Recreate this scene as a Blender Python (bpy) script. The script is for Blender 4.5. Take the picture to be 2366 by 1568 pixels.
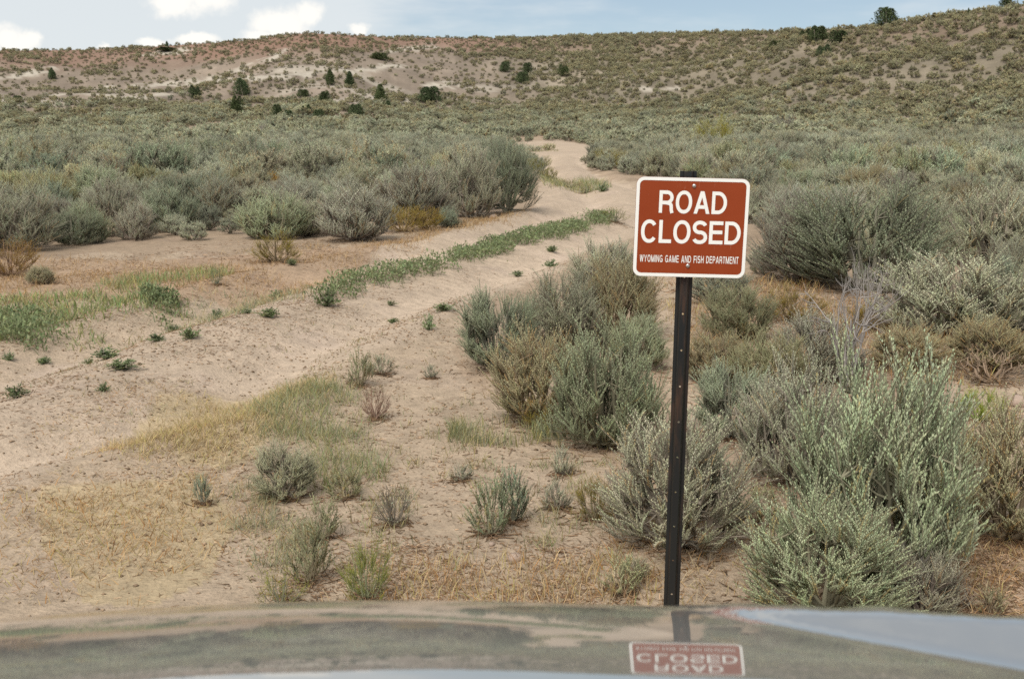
import bpy, math
import numpy as np
from mathutils import Vector, Matrix

for _o in list(bpy.data.objects):
    bpy.data.objects.remove(_o)
scene = bpy.context.scene
COL = scene.collection

# ------------------------------------------------------------------ camera
PW, PH, FPX = 2366.0, 1568.0, 2600.0          # measuring frame of the photograph
HC = 1.65                                     # eye height
PITCH = math.atan(484 / FPX)
CP, SP = math.cos(PITCH), math.sin(PITCH)
cam_d = bpy.data.cameras.new('camera')
cam = bpy.data.objects.new('camera', cam_d)
COL.objects.link(cam)
cam.location = (0, 0, HC)
cam.rotation_euler = (math.pi / 2 - PITCH, 0, 0)
cam_d.sensor_width = 36
cam_d.lens = FPX / PW * 36
cam_d.clip_start = 0.05
cam_d.clip_end = 9000
cam_d.dof.use_dof = True
cam_d.dof.focus_distance = 5.0
cam_d.dof.aperture_fstop = 9.5
scene.camera = cam

# ------------------------------------------------------------------ light
SUN_EL, SUN_AZ = math.radians(50), math.radians(205)     # azimuth clockwise from +Y
sun_d = bpy.data.lights.new('sun', 'SUN')
sun_d.energy = 2.4
sun_d.angle = math.radians(32)
sun_d.color = (1.0, 0.955, 0.89)
sun = bpy.data.objects.new('sun', sun_d)
COL.objects.link(sun)
sv = Vector((math.sin(SUN_AZ) * math.cos(SUN_EL), math.cos(SUN_AZ) * math.cos(SUN_EL), math.sin(SUN_EL)))
sun.rotation_euler = sv.to_track_quat('Z', 'Y').to_euler()
sun.location = (0, 0, 60)

scene.view_settings.view_transform = 'Standard'
scene.view_settings.look = 'None'
scene.view_settings.gamma = 1.0
scene.view_settings.use_curve_mapping = False
scene.view_settings.exposure = 0.64
scene.render.engine = 'CYCLES'
cy = scene.cycles
cy.max_bounces = 4
cy.diffuse_bounces = 2
cy.glossy_bounces = 3
cy.transmission_bounces = 2
cy.use_denoising = False
cy.use_adaptive_sampling = False


def pxdir(px, py):
    X = (px - PW / 2) / FPX
    Y = (PH / 2 - py) / FPX
    return np.array([X, CP + Y * SP, -SP + Y * CP])


class T:
    """tiny node-tree helper"""
    def __init__(s, tree):
        s.t = tree
    def n(s, typ, props=None, **inp):
        nd = s.t.nodes.new(typ)
        for k, v in (props or {}).items():
            setattr(nd, k, v)
        for k, v in inp.items():
            key = int(k[1:]) if k[0] == 'i' and k[1:].isdigit() else k.replace('_', ' ')
            s.set(nd.inputs[key], v)
        return nd
    def set(s, sock, v):
        if isinstance(v, bpy.types.NodeSocket):
            s.t.links.new(v, sock)
        elif isinstance(v, bpy.types.Node):
            s.t.links.new(v.outputs[0], sock)
        else:
            sock.default_value = v
    def math(s, op, a, b=0.0, c=0.0, clamp=False):
        return s.n('ShaderNodeMath', {'operation': op, 'use_clamp': clamp}, i0=a, i1=b, i2=c).outputs[0]
    def vmath(s, op, a, b=(0, 0, 0)):
        nd = s.n('ShaderNodeVectorMath', {'operation': op}, i0=a, i1=b)
        return nd.outputs['Value'] if op in ('LENGTH', 'DOT_PRODUCT') else nd.outputs[0]
    def mix(s, f, a, b, mode='MIX'):
        nd = s.t.nodes.new('ShaderNodeMix')
        nd.data_type = 'RGBA'
        nd.blend_type = mode
        nd.clamp_factor = True
        s.set(nd.inputs[0], f)
        for i, v in ((6, a), (7, b)):
            s.set(nd.inputs[i], (*v, 1) if isinstance(v, tuple) and len(v) == 3 else v)
        return nd.outputs[2]
    def ramp(s, f, lo, hi):
        nd = s.n('ShaderNodeMapRange', {'interpolation_type': 'SMOOTHSTEP'}, Value=f)
        nd.inputs['From Min'].default_value = lo
        nd.inputs['From Max'].default_value = hi
        return nd.outputs[0]
    def noise(s, vec, scale, detail=4, rough=0.55, out=0):
        nd = s.n('ShaderNodeTexNoise', None, Vector=vec)
        nd.inputs['Scale'].default_value = scale
        nd.inputs['Detail'].default_value = detail
        nd.inputs['Roughness'].default_value = rough
        return nd.outputs[out]


# ------------------------------------------------------------------ sky
world = bpy.data.worlds.new('World')
scene.world = world
world.use_nodes = True
wt = world.node_tree
wt.nodes.clear()
w = T(wt)
sky = w.n('ShaderNodeTexSky')
sky.sky_type = 'NISHITA'
sky.sun_disc = False
sky.sun_elevation = SUN_EL
sky.sun_rotation = SUN_AZ
sky.altitude = 2000
sky.air_density = 1.0
sky.dust_density = 1.2
D = w.n('ShaderNodeTexCoord').outputs['Generated']
Dst = w.vmath('MULTIPLY', D, (1, 1, 3.2))
sheet = w.noise(Dst, 2.6, 6, 0.55)
wisp = w.noise(w.vmath('MULTIPLY', D, (1, 1, 7.0)), 3.3, 6, 0.6)
east = w.vmath('DOT_PRODUCT', D, (-0.93, 0.36, 0.0))          # the cloud sheet thickens towards one side
m_sheet = w.ramp(w.math('ADD', w.math('MULTIPLY_ADD', wisp, 0.5, sheet), w.math('MULTIPLY', east, 0.42)), 0.74, 1.02)
lift = w.ramp(w.n('ShaderNodeSeparateXYZ', None, Vector=D).outputs[2], 0.14, 0.6)
m_sheet = w.math('MAXIMUM', w.math('MULTIPLY', m_sheet, 0.8), w.math('MULTIPLY', lift, 0.72))
warp = w.noise(D, 26, 5, 0.6, 1)
Dw = w.vmath('ADD', D, w.vmath('MULTIPLY', w.vmath('SUBTRACT', warp, (0.5, 0.5, 0.5)), (0.035, 0.035, 0.022)))
fine = w.noise(D, 60, 5, 0.6)
puffs = None
for (px, py, rx, rz) in ((655, 55, 75, 42), (715, 38, 40, 34), (610, 82, 60, 26), (410, 12, 60, 34), (480, -10, 60, 40),
                         (18, 88, 40, 30), (66, 96, 34, 26), (235, 104, 22, 12), (350, 100, 30, 12), (830, 66, 26, 14),
                         (440, 92, 55, 14), (-150, 60, 90, 40), (560, -90, 130, 60), (-320, 80, 80, 40)):
    c = pxdir(px, py)
    c = c / np.linalg.norm(c)
    dv = w.vmath('MULTIPLY', w.vmath('SUBTRACT', Dw, tuple(c)), (FPX / rx, FPX / rx, FPX / rz))
    v = w.math('SUBTRACT', 1.0, w.vmath('LENGTH', dv))
    puffs = v if puffs is None else w.math('MAXIMUM', puffs, v)
pm = w.ramp(w.math('ADD', puffs, w.math('MULTIPLY', w.math('SUBTRACT', fine, 0.5), 1.1)), -0.20, 0.62)
nsky = w.mix(0.5, w.mix(1.0, sky.outputs[0], (0.90, 0.93, 0.93), 'MULTIPLY'), (4.0, 4.6, 5.0))
c1 = w.mix(m_sheet, nsky, (7.0, 7.3, 7.4))
c2 = w.mix(w.math('MULTIPLY', pm, 0.9), c1, (9.3, 9.0, 8.4))
bg = w.n('ShaderNodeBackground', None, Color=c2, Strength=0.075)
wo = w.n('ShaderNodeOutputWorld')
wt.links.new(bg.outputs[0], wo.inputs[0])

# ------------------------------------------------------------------ numeric helpers
RNG = np.random.default_rng(7)


def _hash(ix, iy, seed):
    h = (ix.astype(np.int64) * 374761393 + iy.astype(np.int64) * 668265263 + seed * 974711) & 0x7fffffff
    h = ((h ^ (h >> 13)) * 1274126177) & 0x7fffffff
    return ((h ^ (h >> 16)) & 0xffff) / 65535.0


def vnoise(x, y, seed=0):
    x = np.asarray(x, float); y = np.asarray(y, float)
    ix = np.floor(x); iy = np.floor(y)
    fx = x - ix; fy = y - iy
    fx = fx * fx * (3 - 2 * fx); fy = fy * fy * (3 - 2 * fy)
    a = _hash(ix, iy, seed); b = _hash(ix + 1, iy, seed)
    c = _hash(ix, iy + 1, seed); d = _hash(ix + 1, iy + 1, seed)
    return (a * (1 - fx) + b * fx) * (1 - fy) + (c * (1 - fx) + d * fx) * fy


def fbm(x, y, seed=0, oct=4):
    s = 0; a = 0.5; t = 0
    for k in range(oct):
        s = s + a * vnoise(x * 2 ** k + 17.3 * k, y * 2 ** k - 9.1 * k, seed + k)
        t += a; a *= 0.55
    return s / t


def sstep(a, b, x):
    t = np.clip((x - a) / (b - a), 0, 1)
    return t * t * (3 - 2 * t)


def project(x, y, z):
    """world -> measuring-frame pixel, depth"""
    dz = z - HC
    dep = y * CP - dz * SP
    up = y * SP + dz * CP
    dd = np.where(dep > 0.05, dep, 0.05)
    return PW / 2 + FPX * x / dd, PH / 2 - FPX * up / dd, dep


def inpoly(px, py, poly):
    px = np.asarray(px, float); py = np.asarray(py, float)
    ins = np.zeros(px.shape, bool)
    n = len(poly)
    for i in range(n):
        x0, y0 = poly[i]; x1, y1 = poly[(i + 1) % n]
        if y0 == y1:
            continue
        cr = ((y0 > py) != (y1 > py)) & (px < (x1 - x0) * (py - y0) / (y1 - y0) + x0)
        ins ^= cr
    return ins


# ------------------------------------------------------------------ terrain
SK = np.array([(-900, 125), (-300, 118), (0, 113), (200, 111), (400, 101), (520, 93), (600, 86), (645, 77), (720, 72), (800, 76), (900, 82),
               (1050, 84), (1200, 85), (1350, 81), (1500, 77), (1700, 72), (1850, 68), (1960, 62), (2050, 51), (2150, 38),
               (2250, 24), (2366, 6), (2600, -30), (3200, -80)], float)
RK = np.array([(-900, 330), (0, 320), (400, 312), (620, 285), (780, 280), (950, 300), (1250, 320), (1600, 300), (1800, 255), (2000, 215), (2366, 185), (3200, 170)], float)
_skd = np.array([pxdir(*p) for p in SK])
_skaz = np.arctan2(_skd[:, 0], _skd[:, 1])
_skel = _skd[:, 2] / np.hypot(_skd[:, 0], _skd[:, 1])
_rkd = np.array([pxdir(p[0], 90) for p in RK])
_rkaz = np.arctan2(_rkd[:, 0], _rkd[:, 1])
PS = np.array([0, .19, .26, .33, .42, .5, .58, .65, .74, .82, .90, .96, 1, 1.06, 1.3, 2, 40])
PV = np.array([0, 0, .006, .02, .055, .10, .17, .26, .40, .57, .77, .92, 1, 1.005, .97, .9, .8])


def hill_t(x, y):
    r = np.hypot(x, y)
    a = np.arctan2(x, y)
    R = np.interp(a, _rkaz, RK[:, 1])
    return r / R, a, R


def terrain(x, y):
    x = np.asarray(x, float); y = np.asarray(y, float)
    t, a, R = hill_t(x, y)
    el = np.interp(a, _skaz, _skel)
    fade = 1 - 0.75 * sstep(0.9, 2.4, np.abs(a))
    Zc = (HC + R * el - 0.45) * fade
    z = Zc * np.interp(t, PS, PV)
    b = sstep(.45, .7, t) * (1 - sstep(.86, .99, t))
    z = z + b * ((fbm(x / 38, y / 38, 5, 3) - .5) * 5.5 + (fbm(x / 11, y / 11, 8, 2) - .5) * 1.3)
    b2 = sstep(.2, .4, t) * (1 - sstep(.9, 1.0, t))
    z = z + b2 * (fbm(x / 20, y / 20, 15, 3) - .5) * 0.9
    r = np.hypot(x, y)
    near = sstep(1.5, 6, r) * (1 - sstep(60, 90, r))
    z = z + near * ((fbm(x / 2.2, y / 2.2, 21, 4) - .5) * 0.13 + (fbm(x / .3, y / .3, 31, 3) - .5) * 0.035)
    return z


def hit(px, py, far=420.0):
    """where the ray through a photo pixel meets the ground"""
    d = pxdir(px, py)
    s = np.concatenate([np.linspace(0.5, 30, 900), np.linspace(30, far, 2400)[1:]])
    p = d[None, :] * s[:, None]
    dz = HC + p[:, 2] - terrain(p[:, 0], p[:, 1])
    k = np.argmax(dz < 0)
    if dz[k] >= 0:
        k = len(s) - 1
    k = max(k, 1)
    f = dz[k - 1] / (dz[k - 1] - dz[k] + 1e-9)
    q = p[k - 1] + (p[k] - p[k - 1]) * np.clip(f, 0, 1)
    return float(q[0]), float(q[1]), float(terrain(q[0], q[1]))


# regions, as seen from the eye, in photo pixels
CLEAR = [
    [(-400, 640), (0, 618), (60, 596), (150, 600), (250, 584), (330, 598), (420, 580), (520, 598), (610, 578), (720, 584), (860, 548), (1000, 524), (1120, 505), (1235, 482), (1246, 440), (1250, 405), (1236, 376), (1190, 354),
     (1188, 331), (1300, 325), (1375, 340), (1346, 388), (1410, 408), (1490, 428), (1600, 462), (1500, 545), (1350, 590), (1280, 640), (1150, 690),
     (1070, 760), (1070, 860), (1170, 970), (1300, 1045), (1420, 1070), (1500, 1260), (1760, 1200), (1780, 1620), (-500, 1620)],
    [(1490, 650), (1590, 650), (1600, 760), (1640, 900), (1600, 1000), (1540, 900), (1520, 760)],
    [(2230, 1240), (2500, 1220), (2600, 1600), (2230, 1600)],
    [(2160, 860), (2460, 850), (2460, 960), (2210, 965)],
]
ROAD = [[(-400, 1000), (0, 850), (160, 800), (400, 752), (600, 698), (790, 640), (870, 590), (1000, 552), (1120, 520), (1238, 484), (1246, 440), (1258, 400),
         (1245, 378), (1170, 353), (1165, 330), (1290, 323), (1385, 340), (1352, 386), (1400, 410), (1480, 432), (1580, 466), (1500, 545), (1350, 590),
         (1270, 640), (1100, 700), (1000, 770), (800, 850), (600, 880), (380, 890), (280, 980), (100, 1120), (-400, 1400)]]
ORANGE = [[(-300, 615), (110, 602), (600, 590), (870, 560), (1020, 530), (880, 580), (780, 640), (600, 690), (420, 700), (200, 690), (-300, 720)],
          [(2240, 1240), (2600, 1240), (2600, 1600), (2240, 1600)]]
YEL = [[(300, 960), (380, 905), (640, 885), (790, 890), (660, 930), (640, 1000), (570, 1085), (420, 1085), (340, 1010)],
       [(90, 1150), (480, 1095), (540, 1200), (480, 1330), (350, 1400), (200, 1390), (110, 1260)]]


def anyp(px, py, polys):
    m = np.zeros(np.shape(px), bool)
    for p in polys:
        m |= inpoly(px, py, p)
    return m


# ------------------------------------------------------------------ mesh helpers
def mesh_np(name, V, faces, smooth=False, cols=None, mats=None, mat_idx=None):
    """V (n,3); faces: list of int arrays (m,k)"""
    me = bpy.data.meshes.new(name)
    V = np.asarray(V, np.float32)
    me.vertices.add(len(V))
    me.vertices.foreach_set('co', V.ravel())
    loops = np.concatenate([np.asarray(f, np.int32).ravel() for f in faces]) if faces else np.zeros(0, np.int32)
    sizes = np.concatenate([np.full(len(f), np.asarray(f).shape[1], np.int32) for f in faces]) if faces else np.zeros(0, np.int32)
    if len(sizes):
        me.loops.add(len(loops))
        me.loops.foreach_set('vertex_index', loops)
        me.polygons.add(len(sizes))
        starts = np.concatenate([[0], np.cumsum(sizes)[:-1]]).astype(np.int32)
        me.polygons.foreach_set('loop_start', starts)
        me.polygons.foreach_set('loop_total', sizes)
        if smooth:
            me.polygons.foreach_set('use_smooth', np.ones(len(sizes), bool))
    if cols is not None:
        at = me.attributes.new('tint', 'FLOAT_COLOR', 'POINT')
        c4 = np.ones((len(V), 4), np.float32)
        c4[:, :3] = cols
        at.data.foreach_set('color', c4.ravel())
    for m in mats or []:
        me.materials.append(m)
    if mat_idx is not None and len(sizes):
        me.polygons.foreach_set('material_index', np.asarray(mat_idx, np.int32))
    me.update()
    me.validate(clean_customdata=False)
    return me


class MB:
    """collects vertices / faces / tints"""
    def __init__(s):
        s.v = []; s.c = []; s.q = []; s.t = []; s.n = 0
    def add(s, V, quads=None, tris=None, col=(1, 1, 1)):
        V = np.asarray(V, float).reshape(-1, 3)
        c = np.empty((len(V), 3)); c[:] = col
        s.v.append(V); s.c.append(c)
        if quads is not None and len(quads):
            s.q.append(np.asarray(quads) + s.n)
        if tris is not None and len(tris):
            s.t.append(np.asarray(tris) + s.n)
        s.n += len(V)
    def mesh(s, name, mats, smooth=False):
        V = np.concatenate(s.v); C = np.concatenate(s.c)
        f = []
        if s.q: f.append(np.concatenate(s.q))
        if s.t: f.append(np.concatenate(s.t))
        return mesh_np(name, V, f, smooth, C, mats)
    def box(s, c, size, col=(1, 1, 1), rot=None):
        h = np.array(size) / 2
        P = np.array([[x, y, z] for x in (-1, 1) for y in (-1, 1) for z in (-1, 1)], float) * h
        if rot is not None:
            P = P @ np.array(rot).T
        s.add(P + np.array(c), quads=[[0, 1, 3, 2], [4, 6, 7, 5], [0, 4, 5, 1], [2, 3, 7, 6], [0, 2, 6, 4], [1, 5, 7, 3]], col=col)
    def tubes(s, paths, radii, sides, col):
        """paths (m,k,3), radii (m,k), col (m,3)"""
        paths = np.asarray(paths, float); m, k, _ = paths.shape
        if m == 0: return
        tan = np.gradient(paths, axis=1)
        tan /= np.linalg.norm(tan, axis=2, keepdims=True) + 1e-9
        ref = np.where(np.abs(tan[..., 2:3]) > .9, np.array([1., 0, 0]), np.array([0, 0, 1.]))
        u = np.cross(tan, ref); u /= np.linalg.norm(u, axis=2, keepdims=True) + 1e-9
        vv = np.cross(tan, u)
        ang = np.arange(sides) * 2 * np.pi / sides
        ring = u[:, :, None, :] * np.cos(ang)[None, None, :, None] + vv[:, :, None, :] * np.sin(ang)[None, None, :, None]
        P = paths[:, :, None, :] + ring * np.asarray(radii)[:, :, None, None]
        idx = np.arange(m * k * sides).reshape(m, k, sides)
        a = idx[:, :-1]; b = idx[:, 1:]
        q = np.stack([a, np.roll(a, -1, 2), np.roll(b, -1, 2), b], -1).reshape(-1, 4)
        cc = np.repeat(np.asarray(col, float).reshape(-1, 3) * np.ones((m, 1)), k * sides, 0)
        s.add(P.reshape(-1, 3), quads=q, col=cc)
    def leaves(s, base, d, length, width, col, nrm=None):
        """kite-shaped leaf faces; base,d (n,3)"""
        n = len(base)
        if n == 0: return
        d = d / (np.linalg.norm(d, axis=1, keepdims=True) + 1e-9)
        if nrm is None:
            nrm = RNG.normal(size=(n, 3))
        side = np.cross(d, nrm); side /= np.linalg.norm(side, axis=1, keepdims=True) + 1e-9
        L = np.asarray(length).reshape(-1, 1); Wd = np.asarray(width).reshape(-1, 1)
        P = np.stack([base, base + d * L * .55 + side * Wd * .5, base + d * L, base + d * L * .55 - side * Wd * .5], 1)
        q = np.arange(4 * n).reshape(n, 4)
        s.add(P.reshape(-1, 3), quads=q, col=np.repeat(np.asarray(col) * np.ones((n, 3)), 4, 0))


def link(ob, parent=None):
    COL.objects.link(ob)
    if parent is not None:
        ob.parent = parent
    return ob


def obj(name, me, parent=None, loc=(0, 0, 0)):
    o = bpy.data.objects.new(name, me)
    o.location = loc
    return link(o, parent)


def tag(o, label=None, cat=None, group=None, kind=None):
    for k, v in (('label', label), ('category', cat), ('group', group), ('kind', kind)):
        if v: o[k] = v
    return o


# ------------------------------------------------------------------ materials
def new_mat(name):
    m = bpy.data.materials.new(name)
    m.use_nodes = True
    m.node_tree.nodes.clear()
    return m, T(m.node_tree)


def out(t, sh):
    o = t.n('ShaderNodeOutputMaterial')
    t.t.links.new(sh.outputs[0], o.inputs[0])


def plant_mat(name, base, trans=0.25, var=0.25, patch=0.2, hue=(1.12, 1.0, 0.8), dome=0.0):
    m, t = new_mat(name)
    tint = t.n('ShaderNodeAttribute', {'attribute_name': 'tint'}).outputs['Color']
    oi = t.n('ShaderNodeObjectInfo')
    col = t.mix(1.0, t.mix(1.0, (*base, 1), tint, 'MULTIPLY'), oi.outputs['Color'], 'MULTIPLY')
    rnd = oi.outputs['Random']
    val = t.math('MULTIPLY_ADD', rnd, 2 * var, 1 - var)
    pos = t.n('ShaderNodeNewGeometry').outputs['Position']
    nz = t.noise(pos, 0.22, 3)
    val = t.math('MULTIPLY', val, t.math('MULTIPLY_ADD', nz, 2 * patch, 1 - patch))
    vv = t.n('ShaderNodeCombineXYZ', None, X=val, Y=val, Z=val)
    col = t.mix(1.0, col, vv.outputs[0], 'MULTIPLY')
    r2 = t.math('FRACT', t.math('MULTIPLY', rnd, 17.31))
    col = t.mix(t.math('MULTIPLY', r2, 0.85), col, t.mix(1.0, col, (*hue, 1), 'MULTIPLY'))
    df = t.n('ShaderNodeBsdfDiffuse', None, Color=col)
    if dome:                                  # shading normals bent outward to put mound shading on crowns; leaf faces don't turn
        oc = t.n('ShaderNodeTexCoord').outputs['Object']
        od = t.vmath('NORMALIZE', t.vmath('SUBTRACT', oc, (0, 0, 0.22)))
        vt = t.n('ShaderNodeVectorTransform', {'vector_type': 'NORMAL', 'convert_from': 'OBJECT', 'convert_to': 'WORLD'}, Vector=od)
        wn = t.vmath('NORMALIZE', vt.outputs[0])
        gn = t.n('ShaderNodeNewGeometry').outputs['Normal']
        nm = t.vmath('NORMALIZE', t.vmath('ADD', t.vmath('MULTIPLY', wn, (dome,) * 3), t.vmath('MULTIPLY', gn, (1 - dome,) * 3)))
        t.t.links.new(nm, df.inputs['Normal'])
    tr = t.n('ShaderNodeBsdfTranslucent', None, Color=col)
    mx = t.n('ShaderNodeMixShader', None, i0=trans, i1=df.outputs[0], i2=tr.outputs[0])
    out(t, mx)
    return m


def simple_mat(name, base, rough=0.8, metallic=0.0, spec=0.3, nscale=0.0, namp=0.2, bump=0.0, coord='Object'):
    m, t = new_mat(name)
    col = (*base, 1)
    p = t.n('ShaderNodeBsdfPrincipled')
    tc = t.n('ShaderNodeTexCoord').outputs[coord]
    if nscale:
        nz = t.noise(tc, nscale, 5)
        col = t.mix(nz, tuple(c * (1 - namp) for c in base), tuple(min(1, c * (1 + namp)) for c in base))
        if bump:
            b = t.n('ShaderNodeBump', None, Height=nz)
            b.inputs['Strength'].default_value = bump
            b.inputs['Distance'].default_value = 0.01
            t.t.links.new(b.outputs[0], p.inputs['Normal'])
    t.set(p.inputs['Base Color'], col)
    p.inputs['Roughness'].default_value = rough
    p.inputs['Metallic'].default_value = metallic
    p.inputs['Specular IOR Level'].default_value = spec
    out(t, p)
    return m


M_SAGE = plant_mat('sage_leaf', (0.475, 0.497, 0.375), 0.38, 0.28, 0.22, (1.06, 0.98, 0.88), 0.6)
M_BARK = plant_mat('sage_bark', (0.235, 0.205, 0.165), 0.0, 0.25, 0.15, (1.05, 1.0, 0.95))
M_GREEN = plant_mat('weed_leaf', (0.195, 0.240, 0.130), 0.3, 0.15, 0.2, (1.15, 1.05, 0.95))
M_RABBIT = plant_mat('rabbitbrush_leaf', (0.27, 0.26, 0.085), 0.25, 0.2, 0.1)
M_DRY = plant_mat('dry_grass', (0.50, 0.40, 0.25), 0.3, 0.0, 0.25, (1, 1, 1))
M_GRASS = plant_mat('green_grass', (0.29, 0.30, 0.17), 0.3, 0.0, 0.3, (1, 1, 1))
M_TWIG = plant_mat('litter_twig', (0.27, 0.19, 0.125), 0.0, 0.0, 0.2, (1, 1, 1))
M_BONE = plant_mat('bleached_wood', (0.29, 0.27, 0.26), 0.0, 0.1, 0.1)
M_JUN = plant_mat('juniper_leaf', (0.078, 0.103, 0.052), 0.15, 0.2, 0.1, (1.12, 1.0, 0.8), 0.5)
M_STONE = simple_mat('stone', (0.36, 0.27, 0.21), 0.9, nscale=14, namp=0.3, bump=0.4)

# ground: colours of soil set per vertex, grain in the shader
gm, g = new_mat('soil')
soil = g.n('ShaderNodeAttribute', {'attribute_name': 'tint'}).outputs['Color']
gp = g.n('ShaderNodeNewGeometry').outputs['Position']
gn1 = g.noise(gp, 1.3, 6, 0.6)
gn2 = g.noise(g.vmath('MULTIPLY', gp, (1, 1.0, 1)), 9.0, 6, 0.65)
gn3 = g.noise(gp, 55.0, 3, 0.6)
gn4 = g.noise(gp, 0.11, 5, 0.6)
k1 = g.math('MULTIPLY_ADD', gn1, 0.5, 0.75)
k2 = g.math('MULTIPLY_ADD', gn2, 0.95, 0.525)
k3 = g.math('MULTIPLY_ADD', gn3, 0.7, 0.65)
k4 = g.math('MULTIPLY_ADD', gn4, 0.5, 0.75)
kk = g.math('MULTIPLY', g.math('MULTIPLY', k1, k2), g.math('MULTIPLY', k3, k4))
kv = g.n('ShaderNodeCombineXYZ', None, X=kk, Y=kk, Z=kk)
gc = g.mix(1.0, soil, kv.outputs[0], 'MULTIPLY')
crumb = g.ramp(g.noise(gp, 38.0, 4, 0.7), 0.60, 0.68)
gc = g.mix(g.math('MULTIPLY', crumb, 0.45), gc, g.mix(1.0, gc, (0.50, 0.42, 0.38, 1), 'MULTIPLY'))
pink = g.ramp(g.noise(gp, 0.9, 3), 0.52, 0.66)
gc = g.mix(g.math('MULTIPLY', pink, 0.3), gc, g.mix(1.0, gc, (0.94, 0.93, 1.02, 1), 'MULTIPLY'))
gb = g.n('ShaderNodeBump', None, Height=g.math('ADD', g.math('MULTIPLY', gn2, 1.0), g.math('MULTIPLY', gn3, 0.35)))
gb.inputs['Strength'].default_value = 0.8
gb.inputs['Distance'].default_value = 0.035
gpr = g.n('ShaderNodeBsdfPrincipled', None, Base_Color=gc, Roughness=0.95)
gpr.inputs['Specular IOR Level'].default_value = 0.1
g.t.links.new(gb.outputs[0], gpr.inputs['Normal'])
out(g, gpr)


# ------------------------------------------------------------------ the ground sheet
def ground_color(x, y, z):
    px, py, dep = project(x, y, z)
    t, a, R = hill_t(x, y)
    wob = (fbm(x / .8, y / .8, 61, 3) - .5)
    r = np.hypot(x, y)
    jx = px + wob * 70 * np.clip(8 / np.maximum(r, 1), .1, 1.2)
    jy = py + (fbm(x / .8, y / .8, 71, 3) - .5) * 46 * np.clip(8 / np.maximum(r, 1), .08, 1.2)
    front = dep > 0.5
    n = len(x)
    c = np.empty((n, 3)); c[:] = (0.33, 0.245, 0.170)                    # between the bushes
    mott = fbm(x / 3.1, y / 3.1, 81, 4)
    c = c * (0.75 + 0.5 * mott)[:, None]
    clear = front & anyp(jx, jy, CLEAR)
    c[clear] = (0.378, 0.290, 0.206)
    rd = front & anyp(jx, jy, ROAD)
    c[rd] = (0.415, 0.322, 0.236)
    og = front & anyp(jx, jy, ORANGE)
    c[og] = np.array((0.340, 0.240, 0.160))
    c[og & (py > 1000)] = np.array((0.375, 0.272, 0.188))
    ye = front & anyp(jx, jy, YEL)
    c[ye] = c[ye] * .5 + np.array((0.42, 0.325, 0.180)) * .5
    behind = (~front) & (r < 12)
    c[behind] = (0.42, 0.32, 0.235)
    # hillside soils: tan, rusty along the rim, chalky ledges
    h = sstep(.40, .62, t)[:, None]
    rightside = sstep(1000, 1400, px)[:, None]
    hc = (np.array((0.228, 0.180, 0.137)) * (1 - rightside) + np.array((0.205, 0.170, 0.122)) * rightside) * ((0.6 + 0.8 * fbm(x / 9, y / 9, 91, 5)) * (.72 + .56 * fbm(a * 110 + 3, t * 7, 97, 3)))[:, None]
    left = 1 - sstep(1000, 1350, px)
    rust = sstep(.84, .97, t + (fbm(x / 24, y / 24, 95, 3) - .5) * .16) * (0.35 + 0.65 * left)
    hc = hc * (1 - rust[:, None]) + np.array((0.235, 0.145, 0.104)) * rust[:, None]
    band = np.exp(-((t - .70 - .05 * np.sin(a * 23) - (fbm(x / 30, y / 30, 99, 3) - .5) * .34) / .085) ** 2)
    chalk = sstep(.46, .70, fbm(x / 7, y / 7, 101, 4) * (.45 + .75 * band)) * (0.12 + .88 * left)
    ledge = np.zeros(n)
    for pts in (((480, 182), (560, 160), (620, 138), (660, 118)), ((0, 180), (60, 172), (130, 160)), ((250, 205), (420, 192), (600, 178), (720, 172)),
                ((330, 130), (420, 118)), ((760, 165), (860, 160), (920, 150)), ((200, 240), (330, 222), (420, 214)), ((990, 198), (1060, 194)),
                ((900, 118), (1000, 108)), ((1130, 262), (1220, 252)), ((1330, 250), (1420, 246)), ((1480, 208), (1560, 204))):
        P = np.array(pts, float)
        for k in range(len(P) - 1):
            dv = P[k + 1] - P[k]
            s = np.clip(((px - P[k, 0]) * dv[0] + (py - P[k, 1]) * dv[1]) / (dv @ dv), 0, 1)
            dist = np.hypot((px - P[k, 0] - s * dv[0]) * .35, py - P[k, 1] - s * dv[1])
            ledge = np.maximum(ledge, 1 - sstep(2.5, 9, dist + (fbm(x / 2.2, y / 2.2, 111, 4) - .42) * 22))
    ledge = ledge * front * (t > .4) * (t < 1.0)
    chalk = np.clip(np.maximum(chalk * .75, ledge), 0, 1)[:, None]
    hc = hc * (1 - chalk) + np.array((0.41, 0.36, 0.29)) * chalk
    c = c * (1 - h) + hc * h
    return c


_MID = None


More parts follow.
